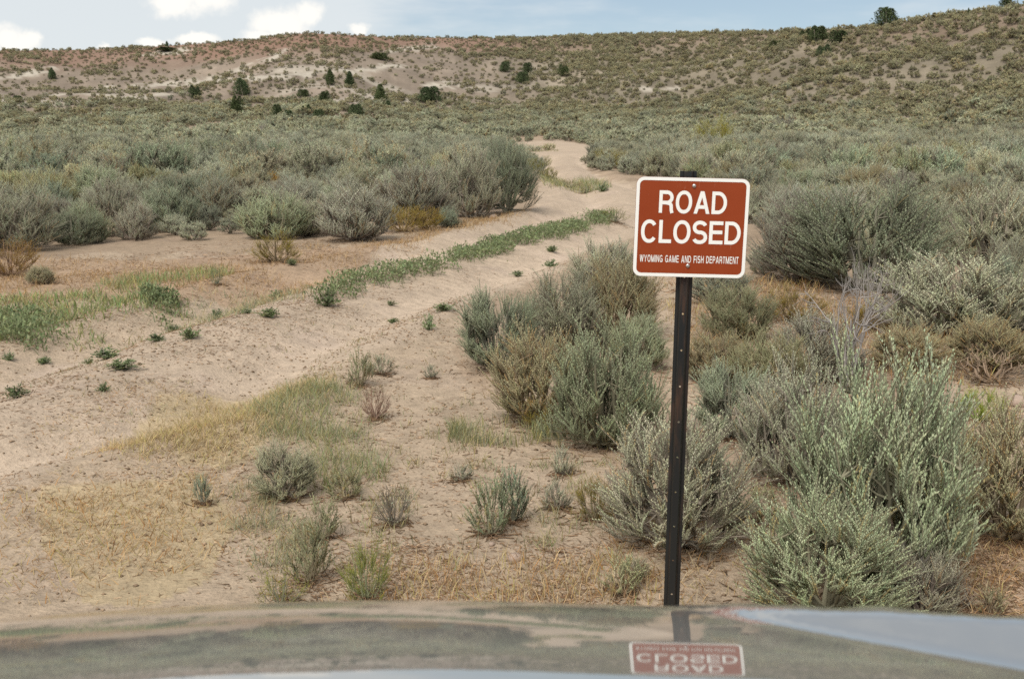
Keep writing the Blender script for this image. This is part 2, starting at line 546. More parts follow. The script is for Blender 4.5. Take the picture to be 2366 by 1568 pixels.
def road_relief(x, y, z):
    """wheel ruts and the low crown between them, following the two-track"""
    mid = [(-500, 1080), (-100, 985), (150, 925), (285, 860), (440, 792), (620, 732), (760, 690), (850, 655), (1000, 622), (1150, 583), (1300, 532), (1400, 495),
           (1450, 470), (1435, 445), (1340, 410), (1300, 375), (1320, 348), (1250, 338)]
    global _MID
    if _MID is None:
        _MID = np.array([hit(*p)[:2] for p in mid])
    pts = _MID
    dmin = np.full(len(x), 99.0)
    near = np.hypot(x, y) < 70
    xs, ys = x[near], y[near]
    dd = np.full(len(xs), 99.0)
    for k in range(len(pts) - 1):
        A, B = pts[k], pts[k + 1]
        dv = B - A
        s = np.clip(((xs - A[0]) * dv[0] + (ys - A[1]) * dv[1]) / (dv @ dv), 0, 1)
        dd = np.minimum(dd, np.hypot(xs - A[0] - s * dv[0], ys - A[1] - s * dv[1]))
    dmin[near] = dd
    wig = (vnoise(x / 1.7, y / 1.7, 131) - .5) * .25
    rut = np.exp(-((dmin + wig - .85) / .30) ** 2)
    crown = np.exp(-(dmin / .35) ** 2)
    berm = np.exp(-((dmin + wig - 1.5) / .22) ** 2)
    return -0.11 * rut + 0.05 * crown + 0.05 * berm, rut


az = np.concatenate([np.linspace(-math.pi, -0.60, 60)[:-1], np.linspace(-0.60, 0.60, 470), np.linspace(0.60, math.pi, 60)[1:]])
az = az[:-1]                                   # wrap
rr = np.concatenate([np.geomspace(0.6, 60, 420), np.geomspace(60, 400, 230)[1:], np.geomspace(400, 6000, 30)[1:]])
A_, R_ = np.meshgrid(az, rr)
gx = (R_ * np.sin(A_)).ravel(); gy = (R_ * np.cos(A_)).ravel()
gz = terrain(gx, gy)
rl, rutm = road_relief(gx, gy, gz)
gcol = ground_color(gx, gy, gz)
gcol = gcol * (1 + 0.13 * rutm[:, None] * np.array([.95, 1.0, 1.1]))
gz = gz + rl
na, nr = len(az), len(rr)
ii = np.arange(na * nr).reshape(nr, na)
q = np.stack([ii[:-1], np.roll(ii, -1, 1)[:-1], np.roll(ii, -1, 1)[1:], ii[1:]], -1).reshape(-1, 4)[:, ::-1]
cv = len(gx)
gx = np.append(gx, 0.0); gy = np.append(gy, 0.0); gz = np.append(gz, 0.0)
gcol = np.vstack([gcol, gcol[:1]])
tri = np.stack([ii[0], np.roll(ii[0], -1), np.full(na, cv)], -1)[:, ::-1]
gme = mesh_np('ground', np.stack([gx, gy, gz], 1), [q, tri], True, gcol, [gm])
ground = tag(obj('ground', gme), 'pale sandy ground rising into a brown hillside', None, None, 'structure')

def gz_at(x, y):
    x = np.atleast_1d(np.asarray(x, float)); y = np.atleast_1d(np.asarray(y, float))
    return terrain(x, y) + road_relief(x, y, None)[0]


# ------------------------------------------------------------------ shrubs
def unit(v):
    return v / (np.linalg.norm(v, axis=-1, keepdims=True) + 1e-9)


def bush(seed, n_main=16, n_sec=7, n_shoot=620, n_leaf=22, leaf=(0.024, 0.0075), shoot=(0.10, 0.22), up=0.72, spread=0.42, flat=0.3,
         dry=0.10, bare=0.12, leafy=(1, 1, 1), drycol=(1.05, .78, .6), rad=0.016, tipcol=(1.08, 1.08, 1.04), lump=.25, low=.35):
    """a shrub about 1 m tall and 1 m wide: forked woody stems, upright shoots, small leaves. returns (wood MB, leaf MB)"""
    R = np.random.default_rng(seed)
    wood, lf = MB(), MB()
    azm = R.uniform(0, 2 * np.pi, n_main)
    rho = np.sqrt((np.arange(n_main) + R.uniform(0, 1, n_main)) / n_main)
    lob = 1 + lump * (np.sin(azm * 2 + seed) * .5 + R.normal(size=n_main) * .5)
    end = np.stack([np.cos(azm) * rho * spread * lob, np.sin(azm) * rho * spread * lob, (0.80 - flat * rho ** 2) * (1 + lump * .6 * R.normal(size=n_main) * .6)], 1)
    end[:, 2] = np.clip(end[:, 2], .2, .9)
    st = R.normal(size=(n_main, 3)) * .025; st[:, 2] = -.03
    ctl = st * .4 + end * np.array([.75, .75, .32])
    tt = np.linspace(0, 1, 6)[None, :, None]
    path = (1 - tt) ** 2 * st[:, None] + 2 * tt * (1 - tt) * ctl[:, None] + tt ** 2 * end[:, None]
    path[:, 1:-1] += R.normal(size=(n_main, 4, 3)) * .012
    rads = rad * (1 - .8 * np.linspace(0, 1, 6))[None, :] * R.uniform(.6, 1.3, (n_main, 1))
    bc = R.uniform(.8, 1.15, (n_main, 1)) * np.ones(3)
    wood.tubes(path, rads, 5, bc)
    # secondary branches reach out to fill a rounded, lumpy crown
    ns = n_main * n_sec
    allp = path[:, 1:].reshape(-1, 3)
    sth = R.uniform(.06, 1, ns)
    aa = R.uniform(0, 2 * np.pi, ns)
    fr = R.uniform(.45, 1, ns) ** .6
    bump = 1 + lump * (np.sin(aa * 3 + seed) * .5 + np.sin(aa * 2 + sth * 5 + seed * 1.7) * .5)
    p2 = np.stack([np.cos(aa) * np.sqrt(1 - (sth * .95) ** 2) * spread * fr * bump, np.sin(aa) * np.sqrt(1 - (sth * .95) ** 2) * spread * fr * bump, (.05 + .72 * sth * fr * (1 + .4 * (bump - 1)))], 1)
    dm = np.linalg.norm((p2[:, None] - allp[None]) * np.array([1, 1, 1.0]), axis=2) + np.where(allp[None, :, 2] > p2[:, None, 2] - .02, .35, 0)
    p0 = allp[np.argmin(dm, 1)]
    p1 = p0 * .5 + p2 * .5 + R.normal(size=(ns, 3)) * .015 - np.array([0, 0, .02])
    spath = np.stack([p0, p1, p2], 1)
    wood.tubes(spath, np.array([.0055, .0042, .0025])[None] * np.ones((ns, 1)) * (rad / .016), 4, R.uniform(.8, 1.2, (ns, 1)) * np.ones(3))
    # upright shoots
    si = R.integers(0, ns, n_shoot)
    tb = R.uniform(.45, 1, n_shoot)[:, None]
    b = np.where(tb < .5, spath[si, 0] + (spath[si, 1] - spath[si, 0]) * tb * 2, spath[si, 1] + (spath[si, 2] - spath[si, 1]) * (tb * 2 - 1))
    outd = unit(b * np.array([1, 1, .2]) + 1e-3)
    lat = ((1 - up) * (1 + 1.6 * np.clip(1 - b[:, 2] / .6, 0, 1)))[:, None]
    D_ = unit(np.array([0, 0, 1]) * up + outd * lat + R.normal(size=(n_shoot, 3)) * .13)
    L = R.uniform(*shoot, n_shoot) * (0.75 + .5 * (b[:, 2] / .8))
    tip = b + D_ * L[:, None]
    tip[:, 2] = np.maximum(tip[:, 2], .03)
    isbare = R.uniform(size=n_shoot) < bare
    isdry = R.uniform(size=n_shoot) < dry
    sc = R.uniform(.8, 1.2, (n_shoot, 1)) * np.ones(3)
    bend = R.normal(size=(n_shoot, 3)) * np.array([.22, .22, .05]) * L[:, None]
    tip = tip + bend
    wood.tubes(np.stack([b, b + D_ * L[:, None] * .5 + bend * .25, tip], 1), np.stack([np.full(n_shoot, .0022), np.full(n_shoot, .0016), np.full(n_shoot, .0010)], 1) * (rad / .016) * (leaf[1] / .0075) ** .5, 3, sc * 1.05)
    keep = ~isbare
    b, D2, L, dr, bend = b[keep], D_[keep], L[keep], isdry[keep], bend[keep]
    m = len(b)
    if m and n_leaf:
        col = np.array(leafy) * R.uniform(.84, 1.16, (m, 1)) * (1 + R.normal(size=(m, 3)) * .03)
        col[dr] = np.array(drycol) * R.uniform(.7, 1.1, (dr.sum(), 1))
        u = unit(np.cross(D2, R.normal(size=(m, 3))))
        v = np.cross(D2, u)
        j = np.arange(n_leaf)
        t = (j + R.uniform(0, 1, (m, n_leaf))) / n_leaf
        ph = j[None] * 2.399 + R.uniform(0, 6.28, (m, 1))
        rdir = u[:, None] * np.cos(ph)[..., None] + v[:, None] * np.sin(ph)[..., None]
        sp = (.80 - .52 * t)[..., None] * R.uniform(.6, 1.2, (m, n_leaf, 1))
        ld = D2[:, None] + rdir * sp
        pos = b[:, None] + D2[:, None] * (L[:, None] * (.06 + .96 * t))[..., None] + bend[:, None] * (t ** 2)[..., None]
        ll = leaf[0] * (1.15 - .45 * t) * R.uniform(.7, 1.3, (m, n_leaf))
        lw = leaf[1] * R.uniform(.7, 1.2, (m, n_leaf))
        cc = col[:, None] * (1 + (np.array(tipcol) - 1) * (t ** 2)[..., None]) * R.uniform(.92, 1.08, (m, n_leaf, 1))
        lf.leaves(pos.reshape(-1, 3), ld.reshape(-1, 3), ll.ravel(), lw.ravel(), cc.reshape(-1, 3), rdir.reshape(-1, 3))
    ztop = np.percentile(np.concatenate(lf.v)[:, 2], 99.3) if lf.n else np.concatenate(wood.v)[:, 2].max()
    rw = np.percentile(np.abs(np.concatenate(lf.v if lf.n else wood.v)[:, :2]), 98.5)
    for m_ in (wood, lf):
        for v_ in m_.v:
            v_ *= np.array([.5 / rw, .5 / rw, 1 / ztop])
    return wood, lf


def pair(name, wood, lf, m_w, m_l):
    """meshes for a shrub's two parts"""
    return wood.mesh(name + '_branches', [m_w]), (lf.mesh(name + '_foliage', [m_l]) if lf.n else None)


def merged(name, wood, lf, m_w, m_l):
    V = np.concatenate(wood.v + lf.v); C = np.concatenate(wood.c + lf.c)
    fw = np.concatenate(wood.q); fl = np.concatenate(lf.q) + wood.n
    return mesh_np(name, V, [np.concatenate([fw, fl])], False, C, [m_w, m_l], np.concatenate([np.zeros(len(fw)), np.ones(len(fl))]))


HI, MID, FAR, HILL = [], [], [], []
for k in range(7):
    tall = (.86, .30) if k % 2 else (.74, .42)
    kw = dict(up=tall[0], flat=tall[1], dry=(.03, .06, .10, .05, .20, .03, .10)[k], bare=(.02, .04, .06, .10, .06, .03, .16)[k])
    HI.append(pair('sage', *bush(100 + k, n_main=15 + k % 4, n_sec=11, rad=.021, n_shoot=1600, n_leaf=34, leaf=(.0178, .0070), shoot=(.13, .27), **kw), M_BARK, M_SAGE))
    MID.append(merged('sage_mid', *bush(200 + k, n_main=13, n_sec=9, n_shoot=850, n_leaf=17, leaf=(.033, .0118), shoot=(.11, .24), leafy=(.97, .97, .94), **kw), M_BARK, M_SAGE))
    HILL.append(merged('sage_hill', *bush(350 + k, n_main=6, n_sec=9, n_shoot=150, n_leaf=8, leaf=(.10, .045), shoot=(.10, .2), leafy=(.86, .79, .66), tipcol=(1.05, 1.05, 1), **kw), M_BARK, M_SAGE))
    FAR.append(merged('sage_far', *bush(300 + k, n_main=6, n_sec=9, n_shoot=200, n_leaf=9, leaf=(.085, .036), shoot=(.10, .22), leafy=(.97, .96, .90), **kw), M_BARK, M_SAGE))

RAB = [pair('rabbit', *bush(400 + k, n_main=14, n_sec=5, n_shoot=420, n_leaf=16, leaf=(.034, .0055), shoot=(.16, .32), up=.8, flat=.3, dry=.1, bare=.05,
                            drycol=(1.1, .8, .7), tipcol=(1.25, 1.15, .8)), M_BARK, M_RABBIT) for k in range(3)]
YOUNG = [pair('young', *bush(420 + k, n_main=7, n_sec=5, n_shoot=120, n_leaf=20, leaf=(.055, .018), shoot=(.22, .45), up=.8, spread=.36, flat=.2, dry=.12, bare=.15,
                              rad=.022), M_BARK, M_SAGE) for k in range(4)]
TUFT = [pair('tuft', *bush(440 + k, n_main=14, n_sec=3, n_shoot=110, n_leaf=7, leaf=(.09, .010), shoot=(.3, .55), up=.85, spread=.38, flat=.15, dry=.2, bare=.2,
                            rad=.012, low=.15), M_BARK, M_RABBIT) for k in range(3)]
TWIGGY = [pair('twiggy', *bush(460 + k, n_main=12, n_sec=5, n_shoot=160, n_leaf=5, leaf=(.05, .015), shoot=(.15, .35), up=.7, spread=.4, dry=.5, bare=.75, rad=.022,
                                drycol=(1.1, .8, .62)), M_BARK, M_SAGE) for k in range(3)]


def weed(seed, n=34, leaf=.11):
    """low leafy annual, about 1 m wide before scaling"""
    R = np.random.default_rng(seed)
    wood, lf = MB(), MB()
    a = R.uniform(0, 6.28, n)
    ln = R.uniform(.22, .52, n)
    el = R.uniform(.15, 1.3, n)
    d = np.stack([np.cos(a) * np.cos(el), np.sin(a) * np.cos(el), np.sin(el) * 1.2], 1)
    p2 = d * ln[:, None]
    p1 = p2 * .5 + np.array([0, 0, .06])
    p0 = np.tile(np.array([[0, 0, -.02]]), (n, 1)) + R.normal(size=(n, 3)) * .03 * np.array([1, 1, 0])
    wood.tubes(np.stack([p0, p1, p2], 1), np.array([.012, .009, .005])[None] * np.ones((n, 1)), 4, np.ones((n, 3)))
    nl = 16
    t = R.uniform(.2, 1.05, (n, nl))
    pos = p0[:, None] + (p2 - p0)[:, None] * t[..., None] + np.array([0, 0, .05]) * (t * (1 - t))[..., None] * 4
    ld = R.normal(size=(n, nl, 3)) * .7 + d[:, None] * .6 + np.array([0, 0, .35])
    c = R.uniform(.7, 1.3, (n, nl, 1)) * np.array([1, 1, 1]) * (1 + R.normal(size=(n, 1, 3)) * .06)
    pale = R.uniform(size=(n, nl)) < .08
    c[pale] = np.array((3.2, 2.2, 3.6)) * .8
    lf.leaves(pos.reshape(-1, 3), ld.reshape(-1, 3), leaf * R.uniform(.6, 1.2, n * nl), leaf * .48 * R.uniform(.7, 1.2, n * nl), c.reshape(-1, 3),
              np.array([0, 0, 1.]) + R.normal(size=(n * nl, 3)) * .6)
    return wood, lf


WEED = [pair('weed', *weed(500 + k, 30 + 6 * k), M_GREEN, M_GREEN) for k in range(4)]


def snag(seed, depth=6, n0=6, mat=None):
    """bare dead shrub: forked pale limbs"""
    R = np.random.default_rng(seed)
    mb = MB()
    segs = []
    def grow(p, d, L, r, lv):
        q = p
        pts = [p]
        for s in range(3):
            d = unit(d + R.normal(size=3) * .17 + np.array([0, 0, .05]))
            q = q + d * L / 3
            pts.append(q)
        segs.append((np.array(pts), np.linspace(r, r * .62, 4)))
        if lv <= 0: return
        for c in range(R.integers(2, 4)):
            grow(pts[R.integers(2, 4)], unit(d + R.normal(size=3) * .48), L * R.uniform(.6, .85), r * .58, lv - 1)
    for k in range(n0):
        a = k * 6.28 / n0 + R.uniform(-.4, .4)
        grow(np.array([0, 0, -.03]), unit(np.array([math.cos(a) * .45, math.sin(a) * .45, 1.0])), .34, .017, depth - 2)
    mb.tubes(np.array([s[0] for s in segs]), np.array([s[1] for s in segs]), 5, R.uniform(.75, 1.2, (len(segs), 1)) * np.ones(3))
    return mb


SNAG = [snag(600 + k) for k in range(3)]
for s_ in SNAG:
    av = np.concatenate(s_.v)
    for v_ in s_.v:
        v_ *= np.array([.5 / np.abs(av[:, :2]).max(), .5 / np.abs(av[:, :2]).max(), 1 / av[:, 2].max()])
SNAGM = [s_.mesh('snag', [M_BONE]) for s_ in SNAG]


def thing(name, label, cat, loc, rz=0.0, group=None, scale=(1, 1, 1), tilt=(0, 0)):
    e = bpy.data.objects.new(name, None)
    e.empty_display_size = 0.1
    e.location = loc
    e.rotation_euler = (tilt[0], tilt[1], rz)
    e.scale = scale
    COL.objects.link(e)
    return tag(e, label, cat, group)


def plant(name, label, cat, meshes, loc, rz, scale, tint=(1, 1, 1), group=None, parts=('branches', 'foliage'), tilt=(0, 0)):
    e = thing(name, label, cat, loc, rz, group, scale, tilt)
    for nm, me in zip(parts, meshes):
        if me is None: continue
        o = obj(nm, me, e)
        o.color = (*tint, 1)
    return e


G_ = (1, 1, 1)
GREENER = (.98, 1.06, .92)
BLUER = (.86, .95, .90)
BROWN = (1.08, .98, .82)
OLIVE = (1.0, .98, .78)
PALE = (1.08, 1.08, 1.04)
GREY = (1.0, .95, .97)
# name, mesh set, variant, base px, base py, height px, width px, tint, label
P = [
 ('S', 5, 1400, 1030, 268, 250, GREENER, 'large bright grey-green sagebrush right of the brownish one, beside the sign post'),
 ('S', 4, 1245, 975, 205, 190, BROWN, 'brownish olive sagebrush pressed against the bright grey-green one by the track'),
 ('S', 0, 1150, 850, 170, 165, BLUER, 'dark bluish sagebrush at the track edge, end of the clump behind the sign'),
 ('S', 5, 1300, 800, 165, 180, PALE, 'pale sagebrush in the middle of the clump behind the sign'),
 ('S', 2, 1430, 790, 190, 170, BROWN, 'rust-tinged sagebrush under the lower left corner of the sign'),
 ('S', 1, 1400, 690, 128, 150, G_, 'upright sagebrush beside the track just left of the sign panel'),
 ('S', 1, 1470, 850, 120, 120, GREENER, 'small green sagebrush wedged behind the large bright one, left of the post'),
 ('S', 6, 1560, 1258, 292, 300, G_, 'broad open sagebrush directly behind the lower sign post'),
 ('S', 0, 1690, 1010, 165, 160, BLUER, 'compact blue-green sagebrush to the right of the sign post'),
 ('S', 5, 1840, 1110, 265, 250, G_, 'sagebrush filling the gap left of the tallest foreground sagebrush'),
 ('S', 1, 2030, 1330, 500, 370, GREENER, 'tallest foreground sagebrush with dense upright grey-green shoots'),
 ('S', 2, 1910, 1420, 270, 330, GREENER, 'low spreading green sagebrush at the foot of the tallest one'),
 ('S', 6, 2130, 1430, 160, 150, GREY, 'small grey twiggy sagebrush between the low spreading one and the vehicle'),
 ('S', 4, 2330, 1240, 300, 260, BROWN, 'large brown-green sagebrush with dark open base near the bare ground patch'),
 ('S', 3, 2140, 1240, 250, 200, OLIVE, 'olive sagebrush leaning against the tallest foreground one'),
 ('S', 3, 2190, 770, 175, 290, PALE, 'pale silvery sagebrush with a wide rounded crown beyond the dead snag'),
 ('S', 0, 2000, 670, 230, 330, BLUER, 'very large dark sagebrush behind the dead snag'),
 ('S', 6, 1850, 650, 190, 190, GREY, 'grey twiggy sagebrush right of the sign panel'),
 ('S', 1, 2290, 610, 170, 220, PALE, 'tall pale sagebrush behind the silvery wide one'),
 ('S', 2, 2350, 760, 160, 160, BLUER, 'dark green sagebrush next to the silvery wide one'),
 ('S', 4, 2280, 850, 110, 160, BROWN, 'low reddish-brown sagebrush above the yellow-green cushion plant'),
 ('S', 3, 1700, 780, 120, 140, OLIVE, 'small olive sagebrush right of the post below the sign panel'),
 ('S', 4, 1650, 880, 110, 130, BROWN, 'small brown sagebrush close right of the post at mid height'),
 ('S', 5, 1780, 900, 130, 150, OLIVE, 'yellowish sagebrush between the post and the dead snag'),
 ('S', 2, 1660, 700, 90, 120, G_, 'round grey-green sagebrush just under the right half of the sign'),
 ('S', 0, 1172, 492, 165, 110, BLUER, 'tallest bluish sagebrush at the track-side end of the left stand'),
 ('S', 1, 1085, 502, 150, 125, G_, 'pale-topped sagebrush beside the tallest one at the end of the left stand'),
 ('S', 6, 960, 515, 130, 150, GREY, 'dark grey twiggy sagebrush above the yellow rabbitbrush on the left verge'),
 ('S', 3, 820, 555, 120, 140, GREY, 'rounded dark-based sagebrush right of the olive verge shrub'),
 ('S', 0, 660, 1148, 118, 125, PALE, 'low grey sagebrush mound alone in the thin grass patch'),
 ('Y', 0, 1135, 1235, 150, 95, (.78, .86, .72), 'small dark green double-topped sagebrush alone on bare sand'),
 ('Y', 1, 1185, 1205, 135, 75, (.72, .82, .75), 'slim sagebrush leaning on the small double-topped one'),
 ('Y', 2, 712, 1345, 150, 90, OLIVE, 'thin olive young sagebrush with a single dark stem near the vehicle'),
 ('Y', 3, 745, 1245, 105, 75, OLIVE, 'young olive sagebrush standing behind the single-stemmed one'),
 ('Y', 1, 468, 1165, 75, 40, BLUER, 'little blue-grey sagebrush sprig in the dry grass'),
 ('Y', 2, 830, 897, 85, 60, OLIVE, 'young sagebrush at the edge of the yellow grass by the track'),
 ('Y', 0, 880, 868, 50, 55, PALE, 'tiny pale shrub beside the young sagebrush at the grass edge'),
 ('Y', 3, 995, 874, 35, 30, G_, 'tiny lone sagebrush seedling on bare sand near the track'),
 ('Y', 2, 1440, 1368, 95, 90, OLIVE, 'small olive sagebrush left of the foot of the sign post'),
 ('Y', 1, 1475, 1335, 55, 50, GREY, 'tiny grey shrub tucked behind the small olive one at the post'),
 ('Y', 0, 1285, 1175, 70, 65, G_, 'small grey-green shrub left of the yellow-olive one'),
 ('Y', 3, 1298, 1098, 75, 45, G_, 'thin sagebrush sprig below the large bright sagebrush'),
 ('Y', 2, 1065, 1110, 40, 50, G_, 'tiny thin shrub behind the double-topped sagebrush'),
 ('Y', 1, 1760, 1205, 90, 90, OLIVE, 'small olive shrub right of the broad open sagebrush'),
 ('Y', 0, 800, 1150, 75, 80, OLIVE, 'grassy olive shrub at the right end of the thin grass patch'),
 ('Y', 2, 2290, 1420, 70, 60, BROWN, 'small brown shrub on the bare patch right of the tallest sagebrush'),
 ('W', 0, 912, 1212, 105, 85, G_, 'sparse vase-shaped shrub with bare grey stems on the sand'),
 ('W', 1, 868, 968, 90, 60, (1.1, .85, .8), 'dark reddish leafless shrub at the track edge'),
 ('W', 2, 2210, 1395, 60, 90, G_, 'scraggly dry shrub in front of the large brown-green sagebrush'),
 ('R', 0, 1375, 1200, 100, 95, (1, .98, .75), 'yellow-olive shrub touching the broad open sagebrush'),
 ('R', 1, 850, 1385, 150, 110, (.88, 1.05, .75), 'bright green upright shrub just beyond the vehicle'),
 ('R', 2, 2262, 972, 75, 105, (.95, 1.3, .55), 'vivid yellow-green cushion plant on bare soil'),
 ('R', 1, 640, 605, 70, 100, (1.05, .95, .75), 'olive-yellow rabbitbrush on the edge of the left verge'),
 ('R', 0, 20, 635, 85, 110, (1.05, .80, .66), 'rusty yellow rabbitbrush at the end of the orange verge'),
 ('R', 2, 930, 535, 60, 100, (1.1, .92, .6), 'golden rabbitbrush at the foot of the left stand by the track'),
 ('R', 0, 985, 530, 55, 70, (1.1, .92, .6), 'golden rabbitbrush next to the small round blue-green sagebrush'),
 ('R', 1, 1255, 990, 80, 90, (1.0, .95, .7), 'low yellow-green shrub at the foot of the brownish sagebrush'),
 ('R', 2, 650, 440, 45, 110, (1.3, .92, .5), 'orange-yellow rabbitbrush in a gap deep inside the left stand'),
 ('R', 1, 1650, 352, 85, 95, (1.1, 1.15, .75), 'tall yellow-green shrub standing above the sage behind the sign'),
 ('R', 0, 1410, 390, 45, 70, (1.0, .98, .8), 'olive shrub on the outside of the track bend'),
 ('R', 2, 1870, 480, 35, 50, (1.5, 1.2, .5), 'small yellow-flowered shrub in the sage right of the sign'),
 ('R', 0, 1245, 405, 40, 55, (.85, .95, .85), 'olive-green shrub on the inside of the track bend'),
 ('R', 1, 2010, 760, 70, 110, (1.0, .85, .6), 'brown-yellow shrub behind the bleached branches of the dead snag'),
 ('S', 5, 1035, 525, 45, 50, BLUER, 'small round blue-green sagebrush beside the golden rabbitbrush'),
 ('S', 3, 95, 655, 40, 55, BROWN, 'small brown shrub near the rusty rabbitbrush on the verge'),
 ('T', 1, 1312, 432, 22, 70, (.95, .9, .9), 'dry grass tuft on the hump between the ruts of the track bend'),
 ('T', 2, 1352, 438, 24, 50, (.8, .9, .85), 'greener grass tuft on the hump between the ruts of the track bend'),
 ('R', 2, 1268, 420, 30, 38, (.9, .95, .8), 'small olive shrub where the hump meets the left stand'),
 ('Y', 0, 1232, 350, 16, 40, G_, 'tiny shrub in the middle of the far end of the track'),
 ('Y', 1, 1268, 347, 16, 36, OLIVE, 'tiny olive shrub in the middle of the far end of the track'),
 ('W', 2, 2290, 880, 70, 170, (1.0, .85, .75), 'low tangle of dry brown twigs above the yellow-green cushion plant'),
 ('S', 4, 2100, 850, 95, 150, BROWN, 'low brown sagebrush between the dead snag and the dry tangle'),
 ('S', 6, 1880, 880, 150, 170, GREY, 'grey twiggy sagebrush at the foot of the dead snag'),
 ('R', 1, 1830, 740, 80, 130, (1.0, .85, .65), 'brownish yellow shrub between the round sagebrush and the snag'),
 ('T', 0, 650, 1405, 100, 120, (.95, 1.05, .85), 'yellow-green grass tuft against the edge of the hood'),
 ('T', 1, 500, 665, 50, 35, (.7, .9, .8), 'upright green grass tuft on the left verge'),
 ('T', 2, 1420, 512, 35, 60, (.85, .95, .8), 'green tuft where the weedy strip ends at the bend'),
]
CODE = {'S': ('sagebrush', HI), 'Y': ('young_sagebrush', YOUNG), 'W': ('bare_shrub', TWIGGY), 'R': ('rabbitbrush', RAB), 'T': ('grass_tuft', TUFT)}
CATN = {'S': 'sagebrush', 'Y': 'sagebrush', 'W': 'shrub', 'R': 'shrub', 'T': 'grass tuft'}
GRP = {'S': 'sagebrush around the sign and track', 'Y': 'young sagebrush on the sand', 'W': 'bare shrubs', 'R': 'rabbitbrush', 'T': 'grass tufts'}
R0 = np.random.default_rng(3)
placed = []
for (cd, vi, bx, by, hp, wp, tint, label) in P:
    x, y, z = hit(bx, by)
    z = float(gz_at(x, y)[0])
    dep = y * CP - (z - HC) * SP
    k = dep / FPX
    nm, ms = CODE[cd]
    plant(nm, label, CATN[cd], ms[vi % len(ms)], (x, y, z), R0.uniform(0, 6.28), (wp * k * 1.14, wp * k * 1.14, hp * k * 1.02), tint, GRP[cd],
          ('branches', 'foliage'))
    placed.append((x, y, wp * k * .5))

# dead snags
for (vi, bx, by, hp, wp, label) in ((0, 1945, 905, 330, 260, 'dead sagebrush snag with bleached bare branches behind the tallest sagebrush'),
                                    (1, 1815, 318, 60, 75, 'grey dead snag standing above the sage on the flat right of the track'),
                                    (2, 605, 318, 45, 40, 'small dead snag poking out of the sage below the junipers'),
                                    (1, 2110, 1410, 200, 120, 'bleached dead branches sticking out beside the low spreading sagebrush')):
    x, y, z = hit(bx, by)
    k = (y * CP - (z - HC) * SP) / FPX
    e = thing('dead_snag', label, 'dead shrub', (x, y, z), R0.uniform(0, 6.28), 'dead snags', (wp * k * 1.1, wp * k * 1.1, hp * k))
    o = obj('limbs', SNAGM[vi], e)
    if vi == 1 and by < 400: o.color = (.45, .42, .42, 1)

# weeds on the track
WD = [(40, 928, 42, 62, 1, 'dark green leafy weed clump alone on the sand near the yellow grass'), (240, 916, 24, 36, .9, 'small leafy weed between the yellow grass and the wide sprawling weed'),
      (285, 868, 26, 92, 1, 'wide sprawling green weed across the track'), (248, 832, 28, 78, 1.15, 'pale-topped weed behind the wide sprawling one'),
      (203, 840, 18, 34, 1, 'little weed touching the pale-topped one'), (362, 798, 22, 52, 1, 'low dark weed in the middle of the track'),
      (440, 797, 30, 60, 1.25, 'weed with pale flowers in the middle of the track'), (622, 742, 24, 60, 1, 'round green weed just before the weedy strip begins'),
      (575, 736, 16, 42, 1, 'flat weed beside the round one before the weedy strip'), (755, 712, 48, 75, .95, 'lush green weed heading the weedy strip'),
      (500, 712, 26, 40, .95, 'green weed on the outer track edge below the grass tuft'), (100, 818, 18, 42, 1.2, 'greyish low weed in front of the lush green patch'),
      (18, 828, 26, 36, 1, 'green weed at the near corner of the lush green patch'), (990, 768, 42, 38, 1.35, 'pale feathery weed on the near wheel track'),
      (1025, 730, 20, 62, 1.1, 'flat wide weed on the near wheel track'), (908, 722, 13, 36, 1.1, 'tiny weed beside the near wheel rut'),
      (905, 692, 15, 30, 1, 'tiny green weed below the weedy strip'), (1272, 614, 20, 44, 1.15, 'weed at the track edge near the clump behind the sign'),
      (1195, 618, 16, 36, 1.1, 'small weed under the weedy strip'), (1275, 572, 18, 36, 1, 'weed split off from the middle of the weedy strip'),
      (1390, 443, 27, 36, .95, 'green weed on the hump inside the track bend'), (640, 668, 20, 55, 1.2, 'thin grey-green weed on the outer wheel track'),
      (400, 745, 20, 40, 1, 'weed at the tip of the lush green patch'), (675, 622, 18, 32, 1, 'small weed on the verge below the olive rabbitbrush')]
for i, (bx, by, hp, wp, tn, label) in enumerate(WD):
    x, y, z = hit(bx, by)
    z = float(gz_at(x, y)[0])
    k = (y * CP - (z - HC) * SP) / FPX
    plant('weed', label, 'weed', WEED[i % 4], (x, y, z), R0.uniform(0, 6.28), (wp * k * 1.05, wp * k * 1.05, hp * k * 1.5), (tn, tn, tn), 'weeds on the track', ('stems', 'leaves'))

# ------------------------------------------------------------------ the sage stand: jittered scatter
def scatter(r0, r1, cell, azm, seed):
    R = np.random.default_rng(seed)
    n = int(2 * r1 * math.sin(azm) / cell) + 2
    xs = (np.arange(n) - n / 2) * cell
    ys = np.arange(0, r1 + cell, cell)
    X, Y = np.meshgrid(xs, ys)
    X = X.ravel() + R.uniform(-.5, .5, X.size) * cell * .95
    Y = Y.ravel() + R.uniform(-.5, .5, Y.size) * cell * .95
    r = np.hypot(X, Y); a = np.abs(np.arctan2(X, Y))
    k = (r >= r0) & (r < r1) & (a < azm)
    return X[k], Y[k], R


